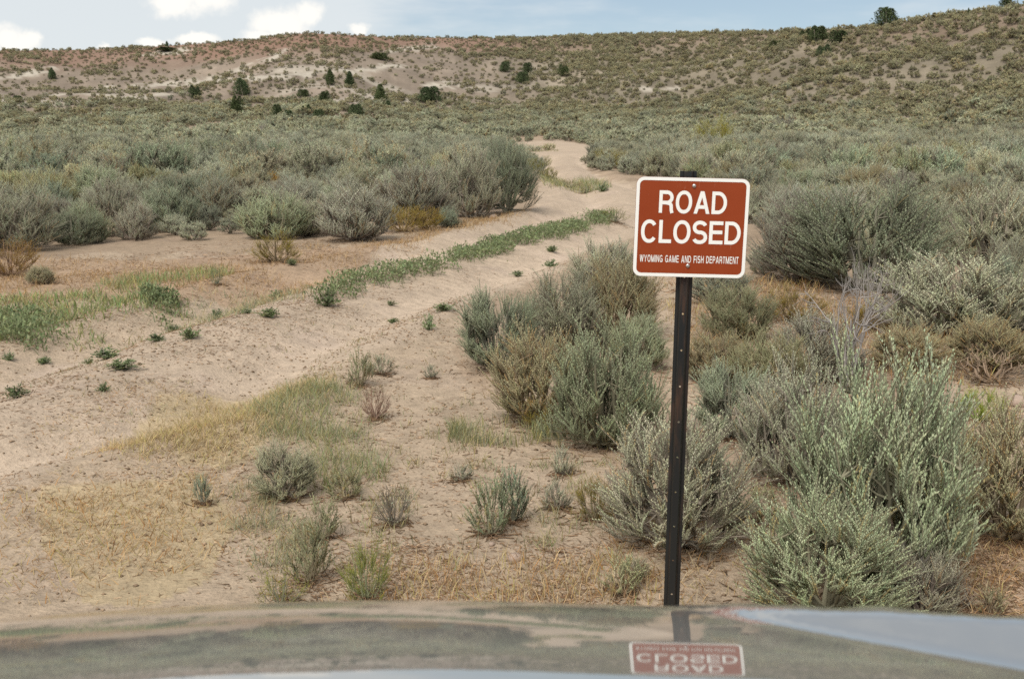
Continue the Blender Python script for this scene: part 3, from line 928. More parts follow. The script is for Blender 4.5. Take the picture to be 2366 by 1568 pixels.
inst = []
for (r0, r1, cell, azm, seed) in ((4.0, 40, .86, .66, 11), (40, 100, 1.02, .62, 12), (100, 345, 1.3, .60, 13)):
    X, Y, R = scatter(r0, r1, cell, azm, seed)
    Z = terrain(X, Y)
    px, py, dep = project(X, Y, Z)
    t, a, RR = hill_t(X, Y)
    r = np.hypot(X, Y)
    left = 1 - sstep(1000, 1350, px)
    clump = fbm(X / 9, Y / 9, 141, 3)
    dens = np.where(t < .42, .97, np.where(t < .55, .92, .84))
    floor_ = np.where(t > .5, .72, .30)
    dens = dens * (floor_ + (1.42 - floor_) * sstep(.32, .6, clump))
    tj = t + (fbm(X / 25, Y / 25, 151, 3) - .5) * .25
    thin = sstep(.56, .72, tj) * (1 - sstep(1000, 1350, px))
    dens = dens * (1 - thin * (.66 - .5 * sstep(.52, .68, clump)))
    dens = np.where((t > .9) & (t < 1.02), np.maximum(dens, .55), dens)
    keep = (R.uniform(size=len(X)) < dens) & (t < 1.05)
    mrg = np.clip(20 * 12 / np.maximum(r, 1), 2, 30)
    keep &= ~anyp(px, py, CLEAR)
    keep &= ~anyp(px, py + mrg * .5, CLEAR) | (R.uniform(size=len(X)) < .4)
    keep &= ~((np.abs(X - .55) < .5) & (Y < 4.4))
    half = np.where(px < 950, .28, .5) * FPX / np.maximum(dep, .5)
    soft = r < 45
    for ox, oy in ((-1, 0), (1, 0), (0, .35), (-.7, .3), (.7, .3)):
        keep &= ~(soft & anyp(px + ox * half, py + oy * half, CLEAR))
    keep &= ~anyp(px, py, [[(1150, 470), (1640, 430), (1640, 640), (1600, 1080), (1150, 1080)], [(1600, 690), (2700, 690), (2700, 1250), (1600, 1250)]])
    openz = (r < 13) & (px > 1400)
    keep &= ~(openz & (R.uniform(size=len(X)) > .6))
    for (hx, hy, hr) in placed:
        keep &= np.hypot(X - hx, Y - hy) > hr * 1.0
    X, Y, Z, t, r, clump, px, py = X[keep], Y[keep], Z[keep], t[keep], r[keep], clump[keep], px[keep], py[keep]
    n = len(X)
    h = (.38 + .85 * R.uniform(0, 1, n) ** 1.8) * (.78 + .5 * clump)
    h = np.where(r < 60, h * .98, h)
    h = np.where(r < 13, h * .7, np.where(r < 32, h * .66, h))
    h = np.where((px > 1150) & (px < 1500) & (py > 330) & (py < 430), h * .62, h)
    h = np.where((px > 1560) & (py > 620) & (py < 1010), h * .7, h)
    h = np.where(t > .5, h * .9, h)
    h = h * (1 - .5 * thin[keep] * R.uniform(.3, 1, n))
    wdt = h * np.where(r < 45, R.uniform(.95, 1.5, n), np.where(t < .45, R.uniform(1.05, 1.6, n), R.uniform(1.25, 1.9, n)))
    inst.append(np.stack([X, Y, Z, h, wdt, r, t, R.uniform(0, 6.28, n), R.integers(0, 7, n), px, py], 1))
inst = np.concatenate(inst)
inview = (inst[:, 9] > -10) & (inst[:, 9] < PW + 10) & (inst[:, 10] < 1450)
app = np.where(inview, inst[:, 3] * inst[:, 4] / inst[:, 5] ** 2, -1)
order = np.argsort(-app)
N_THING = 232
top = order[:N_THING]
rest = order[N_THING:]
tints = [G_, GREENER, BLUER, GREY, PALE, BROWN, OLIVE]
tnames = ['plain grey-green', 'greener', 'bluish', 'grey', 'pale', 'brownish', 'olive']
R1 = np.random.default_rng(77)
for i in top:
    X, Y, Z, h, wd, r, t, rz, vi, px, py = inst[i]
    ti = int(R1.choice(7, p=[.26, .09, .15, .23, .11, .10, .06]))
    where = 'in the dense stand left of the dirt track' if px < 1260 else ('on the flat right of the dirt track behind the sign' if px < 1800 else 'in the open scrub beyond the dead snag')
    z = Z - .02
    if r < 25:
        plant('sagebrush', '%s sagebrush %s' % (tnames[ti], where), 'sagebrush', HI[int(vi)], (X, Y, z), rz, (wd, wd, h), tints[ti], '%s sagebrush %s' % (tnames[ti], where))
    else:
        o = obj('sagebrush', MID[int(vi)], None, (X, Y, z))
        o.rotation_euler = (0, 0, rz); o.scale = (wd, wd, h); o.color = (*tints[ti], 1)
        tag(o, '%s sagebrush %s' % (tnames[ti], where), 'sagebrush', '%s sagebrush %s' % (tnames[ti], where))


def instancer(name, label, pts, sources, cat):
    """one scrub object: shared shrub meshes placed on points by geometry nodes"""
    me = bpy.data.meshes.new(name)
    me.vertices.add(len(pts))
    me.vertices.foreach_set('co', np.ascontiguousarray(pts[:, :3], np.float32).ravel())
    for nm, data in (('rz', pts[:, 7]), ('sw', pts[:, 4]), ('sh', pts[:, 3])):
        at = me.attributes.new(nm, 'FLOAT', 'POINT')
        at.data.foreach_set('value', np.ascontiguousarray(data, np.float32))
    at = me.attributes.new('vi', 'INT', 'POINT')
    at.data.foreach_set('value', np.ascontiguousarray(pts[:, 8], np.int32))
    o = obj(name, me)
    ng = bpy.data.node_groups.new(name, 'GeometryNodeTree')
    ng.interface.new_socket('Geometry', in_out='INPUT', socket_type='NodeSocketGeometry')
    ng.interface.new_socket('Geometry', in_out='OUTPUT', socket_type='NodeSocketGeometry')
    t = T(ng)
    gi = t.n('NodeGroupInput'); go = t.n('NodeGroupOutput')
    jn = t.n('GeometryNodeJoinGeometry')
    for s in sources:
        oi = t.n('GeometryNodeObjectInfo', {'transform_space': 'ORIGINAL'})
        oi.inputs['Object'].default_value = s
        oi.inputs['As Instance'].default_value = True
        ng.links.new(oi.outputs['Geometry'], jn.inputs[0])
    def attr(nm, dt='FLOAT'):
        a = t.n('GeometryNodeInputNamedAttribute', {'data_type': dt})
        a.inputs['Name'].default_value = nm
        return a.outputs['Attribute']
    ip = t.n('GeometryNodeInstanceOnPoints')
    ng.links.new(gi.outputs[0], ip.inputs['Points'])
    ng.links.new(jn.outputs[0], ip.inputs['Instance'])
    ip.inputs['Pick Instance'].default_value = True
    ng.links.new(attr('vi', 'INT'), ip.inputs['Instance Index'])
    cr = t.n('ShaderNodeCombineXYZ', None, Z=attr('rz'))
    er = t.n('FunctionNodeEulerToRotation')
    ng.links.new(cr.outputs[0], er.inputs[0])
    ng.links.new(er.outputs[0], ip.inputs['Rotation'])
    cs = t.n('ShaderNodeCombineXYZ', None, X=attr('sw'), Y=attr('sw'), Z=attr('sh'))
    ng.links.new(cs.outputs[0], ip.inputs['Scale'])
    ng.links.new(ip.outputs[0], go.inputs[0])
    md = o.modifiers.new('scatter', 'NODES')
    md.node_group = ng
    return tag(o, label, cat, None, 'stuff')


def source_things(meshes, spots, cat, label, group):
    """real shrubs standing in the scrub, whose meshes the scrub repeats"""
    res = []
    for me, i in zip(meshes, spots):
        X, Y, Z, h, wd, r, t, rz, vi, px, py = inst[i]
        o = obj('sagebrush', me, None, (X, Y, Z - .02))
        o.rotation_euler = (0, 0, rz); o.scale = (wd, wd, h)
        res.append(tag(o, label, cat, group))
    return res


near_rest = rest[inst[rest, 5] < 85]
onhill = np.random.default_rng(5).uniform(size=len(rest)) < sstep(.36, .74, inst[rest, 6])
far_rest = rest[(inst[rest, 5] >= 85) & ~onhill]
hill_rest = rest[(inst[rest, 5] >= 85) & onhill]
src_m = source_things(MID, near_rest[inview[near_rest]][:7], 'sagebrush', 'grey-green sagebrush deep within the level sage flat', 'sagebrush of the level flat')
src_f = source_things(FAR, far_rest[inview[far_rest]][:7], 'sagebrush', 'low sagebrush at the far edge of the flat', 'sagebrush at the far edge of the flat')
src_h = source_things(HILL, hill_rest[inview[hill_rest]][:7], 'sagebrush', 'small brownish sagebrush low on the hillside', 'sagebrush on the hillside')
instancer('sagebrush_scrub', 'grey-green sagebrush covering the flat as one mass', inst[near_rest], src_m, 'scrub')
instancer('distant_scrub', 'low grey-green scrub where the flat begins to rise', inst[far_rest], src_f, 'scrub')
instancer('hillside_scrub', 'brownish low scrub dotted over the hillside', inst[hill_rest], src_h, 'scrub')

# ------------------------------------------------------------------ grasses, weedy strip, litter
def sample_poly(poly, n, seed, patch=0.0, scale=.6, soft=.16):
    """random ground points inside a region traced on the photograph"""
    R = np.random.default_rng(seed)
    W = np.array([hit(*p)[:2] for p in poly])
    lo, hi = W.min(0), W.max(0)
    got = []
    tot = 0
    for _ in range(60):
        X = R.uniform(lo[0], hi[0], n * 2); Y = R.uniform(lo[1], hi[1], n * 2)
        es = soft * min(hi[0] - lo[0], hi[1] - lo[1])
        jx = (fbm(X / (es * 2.2), Y / (es * 2.2), seed + 3, 3) - .5) * 4.2 * es + R.normal(size=len(X)) * es * .45
        jy = (fbm(X / (es * 2.2), Y / (es * 2.2), seed + 9, 3) - .5) * 4.2 * es + R.normal(size=len(X)) * es * .45
        k = inpoly(X + jx, Y + jy, [tuple(p) for p in W])
        X, Y = X[k], Y[k]
        if patch:
            k = fbm(X / scale, Y / scale, seed, 3) + R.uniform(-.12, .12, len(X)) > patch
            X, Y = X[k], Y[k]
        got.append(np.stack([X, Y], 1)); tot += len(X)
        if tot > n: break
    g_ = np.concatenate(got)[:n]
    return g_[:, 0], g_[:, 1], gz_at(g_[:, 0], g_[:, 1])


def blades(mb, X, Y, Z, hgt, wid, lean, cols, seed):
    R = np.random.default_rng(seed)
    n = len(X)
    a = R.uniform(0, 6.28, n)
    ln = R.uniform(lean[0], lean[1], n)
    h = R.uniform(hgt[0], hgt[1], n)
    d = np.stack([np.cos(a) * np.sin(ln), np.sin(a) * np.sin(ln), np.cos(ln)], 1)
    b = np.stack([X, Y, Z - .004], 1)
    side = np.stack([-np.sin(a + R.normal(size=n)), np.cos(a + R.normal(size=n)), np.zeros(n)], 1) * (R.uniform(.6, 1.3, n) * wid * .5)[:, None]
    m = b + d * (h * .55)[:, None]
    d2 = unit(d + np.stack([np.cos(a), np.sin(a), -np.full(n, .35)], 1) * R.uniform(.1, .7, n)[:, None])
    tp = m + d2 * (h * .45)[:, None]
    tp[:, 2] = np.maximum(tp[:, 2], Z + .004)
    V = np.stack([b - side, b + side, m + side * .8, m - side * .8, tp], 1).reshape(-1, 3)
    i = np.arange(n)[:, None] * 5
    pal = np.asarray(cols)[R.integers(0, len(cols), n)] * R.uniform(.75, 1.25, (n, 1))
    mb.add(V, quads=i + np.array([[0, 1, 2, 3]]), tris=i + np.array([[3, 2, 4]]), col=np.repeat(pal, 5, 0))


def grass(name, label, mat, jobs):
    mb = MB()
    for k, job in enumerate(jobs):
        poly, n, hgt, wid, lean, cols, patch = job[:7]
        X, Y, Z = sample_poly(poly, n, 900 + k * 7 + len(name), patch, job[7] if len(job) > 7 else .6)
        blades(mb, X, Y, Z, hgt, wid, lean, cols, 950 + k)
    return tag(obj(name, mb.mesh(name, [mat])), label, 'grass', None, 'stuff')


YG = [(1, 1, 1), (1.1, 1.0, .85), (.85, .8, .7), (.9, .95, .6)]
BR = [(.8, .62, .5), (.65, .5, .45), (1, .85, .7), (.9, .6, .35)]
OR = [(.82, .68, .56), (.86, .66, .50), (.62, .52, .44), (1.0, .92, .8)]
GG = [(1, 1, 1), (.8, 1.0, .75), (1.2, 1.1, .9), (1.3, 1.1, .8)]
LG = [(.75, 1.0, .7), (.6, .9, .65), (1.0, 1.05, .8), (1.4, 1.2, .9)]
SG = [(1.0, .98, 1.1), (.88, .92, 1.0), (1.3, 1.13, 1.15), (1.5, 1.22, 1.15)]
grass('dry_yellow_grass', 'matted dry yellow grass on the sand beside the track', M_DRY, [
    (YEL[0], 9000, (.03, .10), .0031, (.3, 1.4), YG, .38),
    (YEL[1], 2600, (.03, .09), .003, (.4, 1.45), YG + BR, .46),
    ([(180, 930), (420, 890), (640, 1100), (700, 1380), (100, 1400), (30, 1150)], 5500, (.03, .07), .003, (.7, 1.5), BR + YG, .44)])
grass('dry_brown_grass', 'short rusty dry grass among the shrubs and on the left verge', M_DRY, [
    (ORANGE[0], 9000, (.04, .14), .005, (.2, 1.3), OR, .38),
    ([(880, 1300), (1420, 1285), (1560, 1330), (1520, 1420), (600, 1420), (880, 1380)], 1900, (.03, .11), .0028, (.1, 1.1), BR + YG, .40),
    ([(1580, 650), (1850, 640), (1950, 760), (1850, 900), (1620, 900)], 2600, (.06, .20), .005, (.1, .9), BR + YG, .42),
    ([(2210, 1230), (2420, 1230), (2420, 1430), (2220, 1430)], 1300, (.03, .09), .003, (.3, 1.3), BR + YG, .42),
    ([(1420, 1060), (1780, 1180), (1780, 1400), (1600, 1420), (1420, 1300)], 1500, (.03, .09), .003, (.3, 1.3), BR + YG, .46),
    ([(1900, 690), (2366, 800), (2366, 900), (2150, 860), (1900, 860)], 1900, (.06, .18), .005, (.1, 1.0), BR + YG, .42),
    ([(860, 580), (1000, 545), (1230, 490), (1120, 505), (1000, 525)], 2200, (.05, .14), .006, (.2, 1.2), OR, .36)])
grass('green_grass', 'thin green grass in the sandy clearing', M_GRASS, [
    ([(560, 920), (800, 895), (840, 1000), (890, 1120), (620, 1170), (560, 1060)], 4200, (.05, .14), .003, (.1, 1.1), SG + GG, .42),
    ([(1040, 1000), (1150, 985), (1290, 980), (1300, 1035), (1180, 1035), (1040, 1030)], 1000, (.06, .14), .0034, (.05, .6), SG + GG, .40),
    ([(-80, 690), (120, 680), (300, 690), (400, 700), (410, 735), (100, 800), (-80, 805)], 3200, (.04, .15), .008, (.1, 1.1), LG + YG, .50),
    ([(250, 650), (400, 640), (510, 620), (515, 655), (400, 672), (270, 680)], 1200, (.05, .15), .007, (.05, .8), LG + GG, .46),
    ([(520, 1120), (640, 1160), (780, 1280), (700, 1330), (560, 1230)], 1200, (.04, .10), .0032, (.2, 1.1), SG, .44),
    ([(420, 690), (660, 660), (780, 660), (600, 720), (420, 750)], 1300, (.05, .13), .006, (.3, 1.2), SG, .44),
    ([(1250, 400), (1290, 415), (1400, 428), (1410, 445), (1300, 440), (1250, 425)], 1500, (.1, .3), .014, (.1, .8), SG + GG, .36),
    ([(560, 1000), (1060, 900), (1420, 1060), (1500, 1400), (560, 1400)], 2300, (.03, .10), .0028, (.1, 1.0), SG + GG + BR, .66, .16),
    ([(0, 760), (700, 690), (1050, 760), (1000, 880), (0, 1000)], 1500, (.02, .06), .004, (.2, 1.2), SG + BR, .68, .2),
    ([(1190, 340), (1280, 340), (1290, 350), (1200, 352)], 500, (.1, .3), .02, (.1, .8), SG + GG, .38)])


def leafy_cover(name, label, jobs, mat, cat):
    mb = MB()
    for k, (poly, n, h, size, patch) in enumerate(jobs):
        R = np.random.default_rng(1100 + k)
        X, Y, Z = sample_poly(poly, n, 1200 + k, patch, .5, .03 if k == 0 else .1)
        hh = h * (.45 + .9 * fbm(X / .35, Y / .35, 33, 3))
        base = np.stack([X, Y, Z + R.uniform(0, 1, n) ** .7 * hh], 1)
        d = R.normal(size=(n, 3)) * .8 + np.array([0, 0, .5])
        c = R.uniform(.7, 1.3, (n, 1)) * np.array([1, 1, 1]) * (1 + R.normal(size=(n, 3)) * .05)
        mb.leaves(base, d, size * R.uniform(.6, 1.3, n), size * .45 * R.uniform(.7, 1.2, n), c, np.array([0, 0, 1.]) + R.normal(size=(n, 3)) * .7)
        ns = n // 8
        st = base[:ns].copy(); st0 = st.copy(); st0[:, 2] = Z[:ns] - .01; st0[:, :2] += R.normal(size=(ns, 2)) * .03
        mb.tubes(np.stack([st0, st], 1), np.full((ns, 2), .003), 3, np.ones((ns, 3)))
    return tag(obj(name, mb.mesh(name, [mat])), label, cat, None, 'stuff')


leafy_cover('weedy_strip', 'band of leafy green weeds growing between the wheel tracks', [
    ([(700, 700), (790, 668), (900, 634), (1050, 592), (1200, 552), (1300, 530), (1400, 500), (1425, 506), (1330, 542), (1200, 576), (1050, 626), (900, 660), (790, 702)],
     9500, .135, .046, .38),
    ([(-80, 720), (60, 725), (140, 770), (110, 806), (-80, 812)], 2600, .12, .04, .44),
    ([(330, 700), (400, 700), (405, 735), (340, 735)], 900, .16, .04, .4)], M_GREEN, 'weeds')

# twigs, bark crumbs and stems lying on the sand
mb = MB()
SAND = [[(-200, 760), (700, 690), (1300, 600), (1420, 560), (1120, 700), (1080, 860), (1180, 980), (1420, 1070), (1500, 1250), (1760, 1200), (1800, 1430), (-200, 1430)],
        [(2200, 1230), (2420, 1230), (2420, 1430), (2200, 1430)], [(-200, 620), (1000, 530), (700, 690), (-200, 800)], [(1500, 640), (1900, 640), (2366, 900), (2366, 1000), (1600, 1000)],
        [(880, 1240), (1430, 1240), (1450, 1420), (600, 1420)]]
for k, (n, ln, patch) in enumerate(((13000, (.012, .06), .45), (2200, (.012, .06), .38), (3500, (.03, .10), .44), (4000, (.03, .12), .40), (3500, (.01, .04), .42))):
    R = np.random.default_rng(1300 + k)
    X, Y, Z = sample_poly(SAND[k], n, 1350 + k, patch, .45)
    a = np.where(R.uniform(size=n) < .4, R.normal(size=n) * .5, R.uniform(0, 6.28, n))
    L = R.uniform(ln[0], ln[1], n) * R.uniform(.4, 1, n)
    d = np.stack([np.cos(a), np.sin(a), R.normal(size=n) * .22], 1) * L[:, None] * .5
    c = np.stack([X, Y, Z + .004], 1)
    bend = np.stack([-np.sin(a), np.cos(a), np.full(n, .3)], 1) * (L * R.normal(size=n) * .12)[:, None]
    rad = R.uniform(.0006, .0019, n) * (1 if k < 2 or k == 4 else 1.8)
    rad = rad * np.where(R.uniform(size=n) < road_relief(X, Y, None)[1] * 1.3, .2, 1)
    pale = R.uniform(size=n)
    col = np.where(pale[:, None] < .16, np.array([2.3, 2.2, 2.1]), np.where(pale[:, None] < .55, np.array([.62, .55, .5]), np.array([1.0, .85, .75]))) * R.uniform(.7, 1.2, (n, 1))
    mb.tubes(np.stack([c - d, c + bend, c + d], 1), np.stack([rad, rad, rad * .6], 1), 3, col)
Rl = np.random.default_rng(1390)
for (hx, hy, hr) in placed:
    n = int(min(260, 900 * hr))
    rad_ = hr * np.abs(Rl.normal(size=n)) * .8
    aa = Rl.uniform(0, 6.28, n)
    X, Y = hx + np.cos(aa) * rad_, hy + np.sin(aa) * rad_
    Z = gz_at(X, Y)
    a = Rl.uniform(0, 6.28, n)
    L = Rl.uniform(.02, .11, n)
    d = np.stack([np.cos(a), np.sin(a), Rl.normal(size=n) * .15], 1) * L[:, None] * .5
    c = np.stack([X, Y, Z + .005], 1)
    rad = Rl.uniform(.0012, .003, n)
    mb.tubes(np.stack([c - d, c + Rl.normal(size=(n, 3)) * .004, c + d], 1), np.stack([rad, rad, rad * .6], 1), 3, np.array([.75, .68, .62]) * Rl.uniform(.5, 1.5, (n, 1)))
tag(obj('ground_litter', mb.mesh('ground_litter', [M_TWIG])), 'dead twigs and stem bits strewn over the sand', 'litter', None, 'stuff')


def stone_mesh(name, seed, n=9, m=6):
    R = np.random.default_rng(seed)
    th = np.linspace(0, 2 * np.pi, n, endpoint=False); ph = np.linspace(-np.pi / 2, np.pi / 2, m)
    V = []
    for p in ph:
        for t_ in th:
            rr_ = 1 + R.normal() * .09
            V.append((np.cos(t_) * np.cos(p) * rr_ * .5, np.sin(t_) * np.cos(p) * rr_ * .42, np.sin(p) * rr_ * .33))
    i = np.arange(n * m).reshape(m, n)
    qd = np.stack([i[:-1], np.roll(i, -1, 1)[:-1], np.roll(i, -1, 1)[1:], i[1:]], -1).reshape(-1, 4)
    return mesh_np(name, V, [qd], False, np.ones((n * m, 3)), [M_STONE])


for k, (bx, by, wp, label) in enumerate(((1190, 1292, 40, 'flat brown stone on the sand in front of the double-topped sagebrush'), (1136, 1258, 18, 'small grey stone at the foot of the double-topped sagebrush'),
                                         (2352, 935, 60, 'pale rounded rock behind the yellow-green cushion plant'), (1140, 505, 22, 'pale stone on the track edge at the end of the left stand'))):
    x, y, z = hit(bx, by)
    z = float(gz_at(x, y)[0])
    s = wp * (y * CP - (z - HC) * SP) / FPX
    o = obj('stone', stone_mesh('stone', 1400 + k), None, (x, y, z + s * .10))
    o.scale = (s, s, s * .9); o.rotation_euler = (.1, .05, k * 1.3)
    tag(o, label, 'stone', 'stones')

# pebbles too small to tell apart
mb = MB()
X, Y, Z = sample_poly(SAND[0], 5200, 1500, .4, 1.0)
R = np.random.default_rng(1501)
for x, y, z, s in zip(X, Y, Z, R.uniform(.003, .012, len(X)) * R.uniform(.6, 1.2, len(X))):
    P8 = np.array([[1, 0, 0], [0, 1, 0], [-1, 0, 0], [0, -1, 0], [0, 0, .7], [0, 0, -.5]]) * s * (1 + R.normal(size=(6, 1)) * .2) + np.array([x, y, z + s * .25])
    mb.add(P8, tris=[[0, 1, 4], [1, 2, 4], [2, 3, 4], [3, 0, 4], [1, 0, 5], [2, 1, 5], [3, 2, 5], [0, 3, 5]], col=np.ones(3) * R.uniform(.6, 1.5))
tag(obj('pebbles', mb.mesh('pebbles', [M_TWIG])), 'tiny pebbles scattered on the sand', 'pebbles', None, 'stuff')


# ------------------------------------------------------------------ junipers
def juniper(seed, spires, n=2600):
    R = np.random.default_rng(seed)
    wood, lf = MB(), MB()
    paths, rads = [], []
    for k in range(spires):
        a = R.uniform(0, 6.28); o_ = .26 * math.sqrt(R.uniform(0.02, 1)) if spires > 1 else 0
        top = R.uniform(.62, 1.0) if k else 1.0
        c0 = np.array([math.cos(a) * o_, math.sin(a) * o_, 0])
        paths.append(np.stack([[0, 0, -.03], c0 * .6 + [0, 0, top * .3], c0 + [0, 0, top * .9]])); rads.append([.035, .022, .006])
        m = n // spires
        u_ = R.uniform(0, 1, m) ** .8
        zz = .03 + u_ * (top - .03)
        prof = np.clip(np.sin(np.clip((1 - (zz / top)) * 1.9 + .12, 0, np.pi)) , .1, 1) * (.36 if spires < 3 else .25) * R.uniform(.85, 1.15)
        ang = R.uniform(0, 6.28, m)
        rad = prof * np.sqrt(R.uniform(.1, 1, m)) * (1 + .28 * np.sin(ang * 3 + k) * np.sin(zz * 13 + seed))
        pos = np.stack([c0[0] + np.cos(ang) * rad, c0[1] + np.sin(ang) * rad, zz], 1)
        d = np.stack([np.cos(ang) * .5, np.sin(ang) * .5, np.full(m, .9)], 1) + R.normal(size=(m, 3)) * .35
        c = R.uniform(.6, 1.4, (m, 1)) * np.ones(3)
        lf.leaves(pos, d, R.uniform(.05, .10, m), R.uniform(.025, .05, m), c)
    wood.tubes(np.array(paths), np.array(rads), 6, np.ones((len(paths), 3)))
    return wood.mesh('trunk', [M_BARK]), lf.mesh('crown', [M_JUN])


JUN = [juniper(1600, 3), juniper(1601, 5), juniper(1602, 1), juniper(1603, 6), juniper(1604, 2)]
JL = [(118, 184, 24, 24, 0, 'small juniper alone low on the chalky slope'), (453, 228, 28, 28, 0, 'round juniper uphill of the tall pair on the slope foot'),
      (563, 222, 36, 38, 4, 'pointed juniper at the top of the tall clump'), (555, 268, 42, 46, 1, 'broad juniper at the bottom of the tall clump'),
      (588, 238, 14, 36, 3, 'low spreading juniper beside the tall clump'), (636, 276, 32, 40, 1, 'bushy juniper next to the tall clump'),
      (664, 276, 20, 28, 3, 'small juniper joined to the bushy one'), (697, 226, 18, 34, 3, 'low dark juniper below the upright pair'),
      (763, 198, 33, 28, 2, 'upright dark juniper, one of a pair under the chalky ledge'), (811, 201, 32, 34, 1, 'many-pointed juniper, the wider of the pair under the chalky ledge'),
      (748, 240, 26, 36, 3, 'dull green juniper amid the sage below the upright pair'), (880, 237, 38, 42, 1, 'big rounded juniper right of the upright pair'),
      (825, 271, 28, 40, 3, 'low juniper at the foot of the slope below the big rounded one'), (890, 255, 20, 30, 0, 'small ragged juniper below the big rounded one'),
      (706, 268, 24, 26, 0, 'ragged little juniper between the bushy one and the low ones'), (738, 272, 18, 30, 3, 'low juniper shrub at the slope foot'),
      (1000, 238, 34, 62, 3, 'wide spiky juniper group below the white ledge'), (1171, 167, 22, 32, 3, 'round juniper at the start of the four on bare hillside'),
      (1222, 168, 21, 28, 3, 'round juniper above another of the four on bare hillside'), (1212, 192, 24, 36, 3, 'lowest juniper of the four on bare hillside'),
      (1303, 175, 23, 28, 0, 'juniper apart from the other three on bare hillside'), (2050, 60, 38, 64, 3, 'dark juniper on the skyline of the near hill'),
      (1885, 100, 36, 50, 3, 'spreading juniper below the skyline of the near hill'), (1930, 102, 28, 56, 3, 'broad green juniper joined to the spreading one below the skyline'),
      (1858, 92, 22, 32, 0, 'small juniper at the edge of the group below the skyline'), (1790, 114, 18, 44, 3, 'low juniper on bare slope below the skyline group'),
      (1900, 130, 24, 36, 0, 'olive juniper downhill of the skyline group'), (386, 110, 13, 11, 2, 'tiny juniper breaking the far skyline'),
      (380, 118, 8, 55, 3, 'low dark juniper patch under the far skyline'), (2326, 12, 20, 40, 3, 'juniper on the crest of the near hill'),
      (38, 236, 14, 28, 3, 'low juniper at the left foot of the chalky slope'), (885, 140, 16, 60, 3, 'low green juniper mat on the upper slope'),
      (2225, 26, 10, 9, 2, 'tiny upright seedling juniper on the near skyline'), (2238, 25, 13, 8, 2, 'slender seedling juniper on the near skyline')]
for (bx, by, hp, wp, vi, label) in JL:
    x, y, z = hit(bx, by)
    t_ = float(hill_t(np.array([x]), np.array([y]))[0][0])
    if t_ > 1.02:                                   # ray passed just over the rim: stand it on the rim
        f = 1.0 / t_
        x, y = x * f, y * f
        z = float(terrain(x, y))
    k = (y * CP - (z - HC) * SP) / FPX
    e = thing('juniper_tree', label, 'juniper', (x, y, z - .05), R0.uniform(0, 6.28), 'junipers on the hillside', (wp * k * 1.15, wp * k * 1.15, hp * k * 1.08))
    obj('trunk', JUN[vi][0], e); obj('crown', JUN[vi][1], e)

# ------------------------------------------------------------------ the road sign
M_SIGN, t = new_mat('sign_paint')
tc = t.n('ShaderNodeTexCoord').outputs['Object']
fade = t.noise(tc, 7.0, 5, .6)
scr = t.ramp(t.noise(t.vmath('MULTIPLY', tc, (60, 10, 9)), 3.0, 3, .6), .66, .70)
col = t.mix(fade, (0.215, 0.030, 0.004), (0.285, 0.047, 0.007))
col = t.mix(t.math('MULTIPLY', scr, .22), col, (0.42, 0.25, 0.17))
dz_ = t.n('ShaderNodeBsdfPrincipled', None, Base_Color=col, Roughness=t.math('MULTIPLY_ADD', fade, .35, .28))
dz_.inputs['Specular IOR Level'].default_value = 0.35
out(t, dz_)
M_WHITE = simple_mat('sign_white', (0.80, 0.79, 0.74), 0.45, spec=0.3, nscale=20, namp=0.06)
M_ALU = simple_mat('bolt_metal', (0.55, 0.53, 0.50), 0.35, metallic=0.9)
mp, t = new_mat('post_paint')
tc = t.n('ShaderNodeTexCoord').outputs['Object']
rn = t.ramp(t.noise(t.vmath('MULTIPLY', tc, (14, 14, 1.6)), 1.8, 6, 0.65), 0.47, 0.70)
pc = t.mix(t.math('MULTIPLY', rn, 0.75), (0.013, 0.014, 0.014), (0.085, 0.042, 0.024))
pp = t.n('ShaderNodeBsdfPrincipled', None, Base_Color=pc, Roughness=0.42)
pp.inputs['Specular IOR Level'].default_value = 0.35
out(t, pp)

SW, SH = 0.3425, 0.3010
SD = 3.45
sx = (1592 - PW / 2) / FPX * SD
dv = pxdir(1574, 524)
sgn_loc = (dv[0] / dv[1] * 3.45, 3.45)
SZ = HC + dv[2] / dv[1] * 3.45
base_z = float(gz_at(*sgn_loc)[0])
sign = thing('road_sign', 'brown ROAD CLOSED sign with white border on a dark steel post', 'road sign', (sgn_loc[0], sgn_loc[1], base_z), 0.0)
sign.rotation_euler = (0, math.radians(0.65), 0)
ZC = (SZ - base_z)                                   # panel centre above the foot


def rrect(w_, h_, r, n=8):
    pts = []
    for (cx, cz, a0) in ((w_ / 2 - r, h_ / 2 - r, 0), (-w_ / 2 + r, h_ / 2 - r, 90), (-w_ / 2 + r, -h_ / 2 + r, 180), (w_ / 2 - r, -h_ / 2 + r, 270)):
        for k in range(n + 1):
            a = math.radians(a0 + 90 * k / n)
            pts.append((cx + r * math.cos(a), cz + r * math.sin(a)))
    return np.array(pts)


def plate(name, outline, y0, y1, mat):
    n = len(outline)
    V = [(p[0], y0, p[1]) for p in outline] + [(p[0], y1, p[1]) for p in outline]
    me = bpy.data.meshes.new(name)
    F = [tuple(range(n))[::-1], tuple(range(n, 2 * n))] + [(i, (i + 1) % n, n + (i + 1) % n, n + i) for i in range(n)]
    me.from_pydata(V, [], F)
    me.materials.append(mat)
    me.update()
    return me


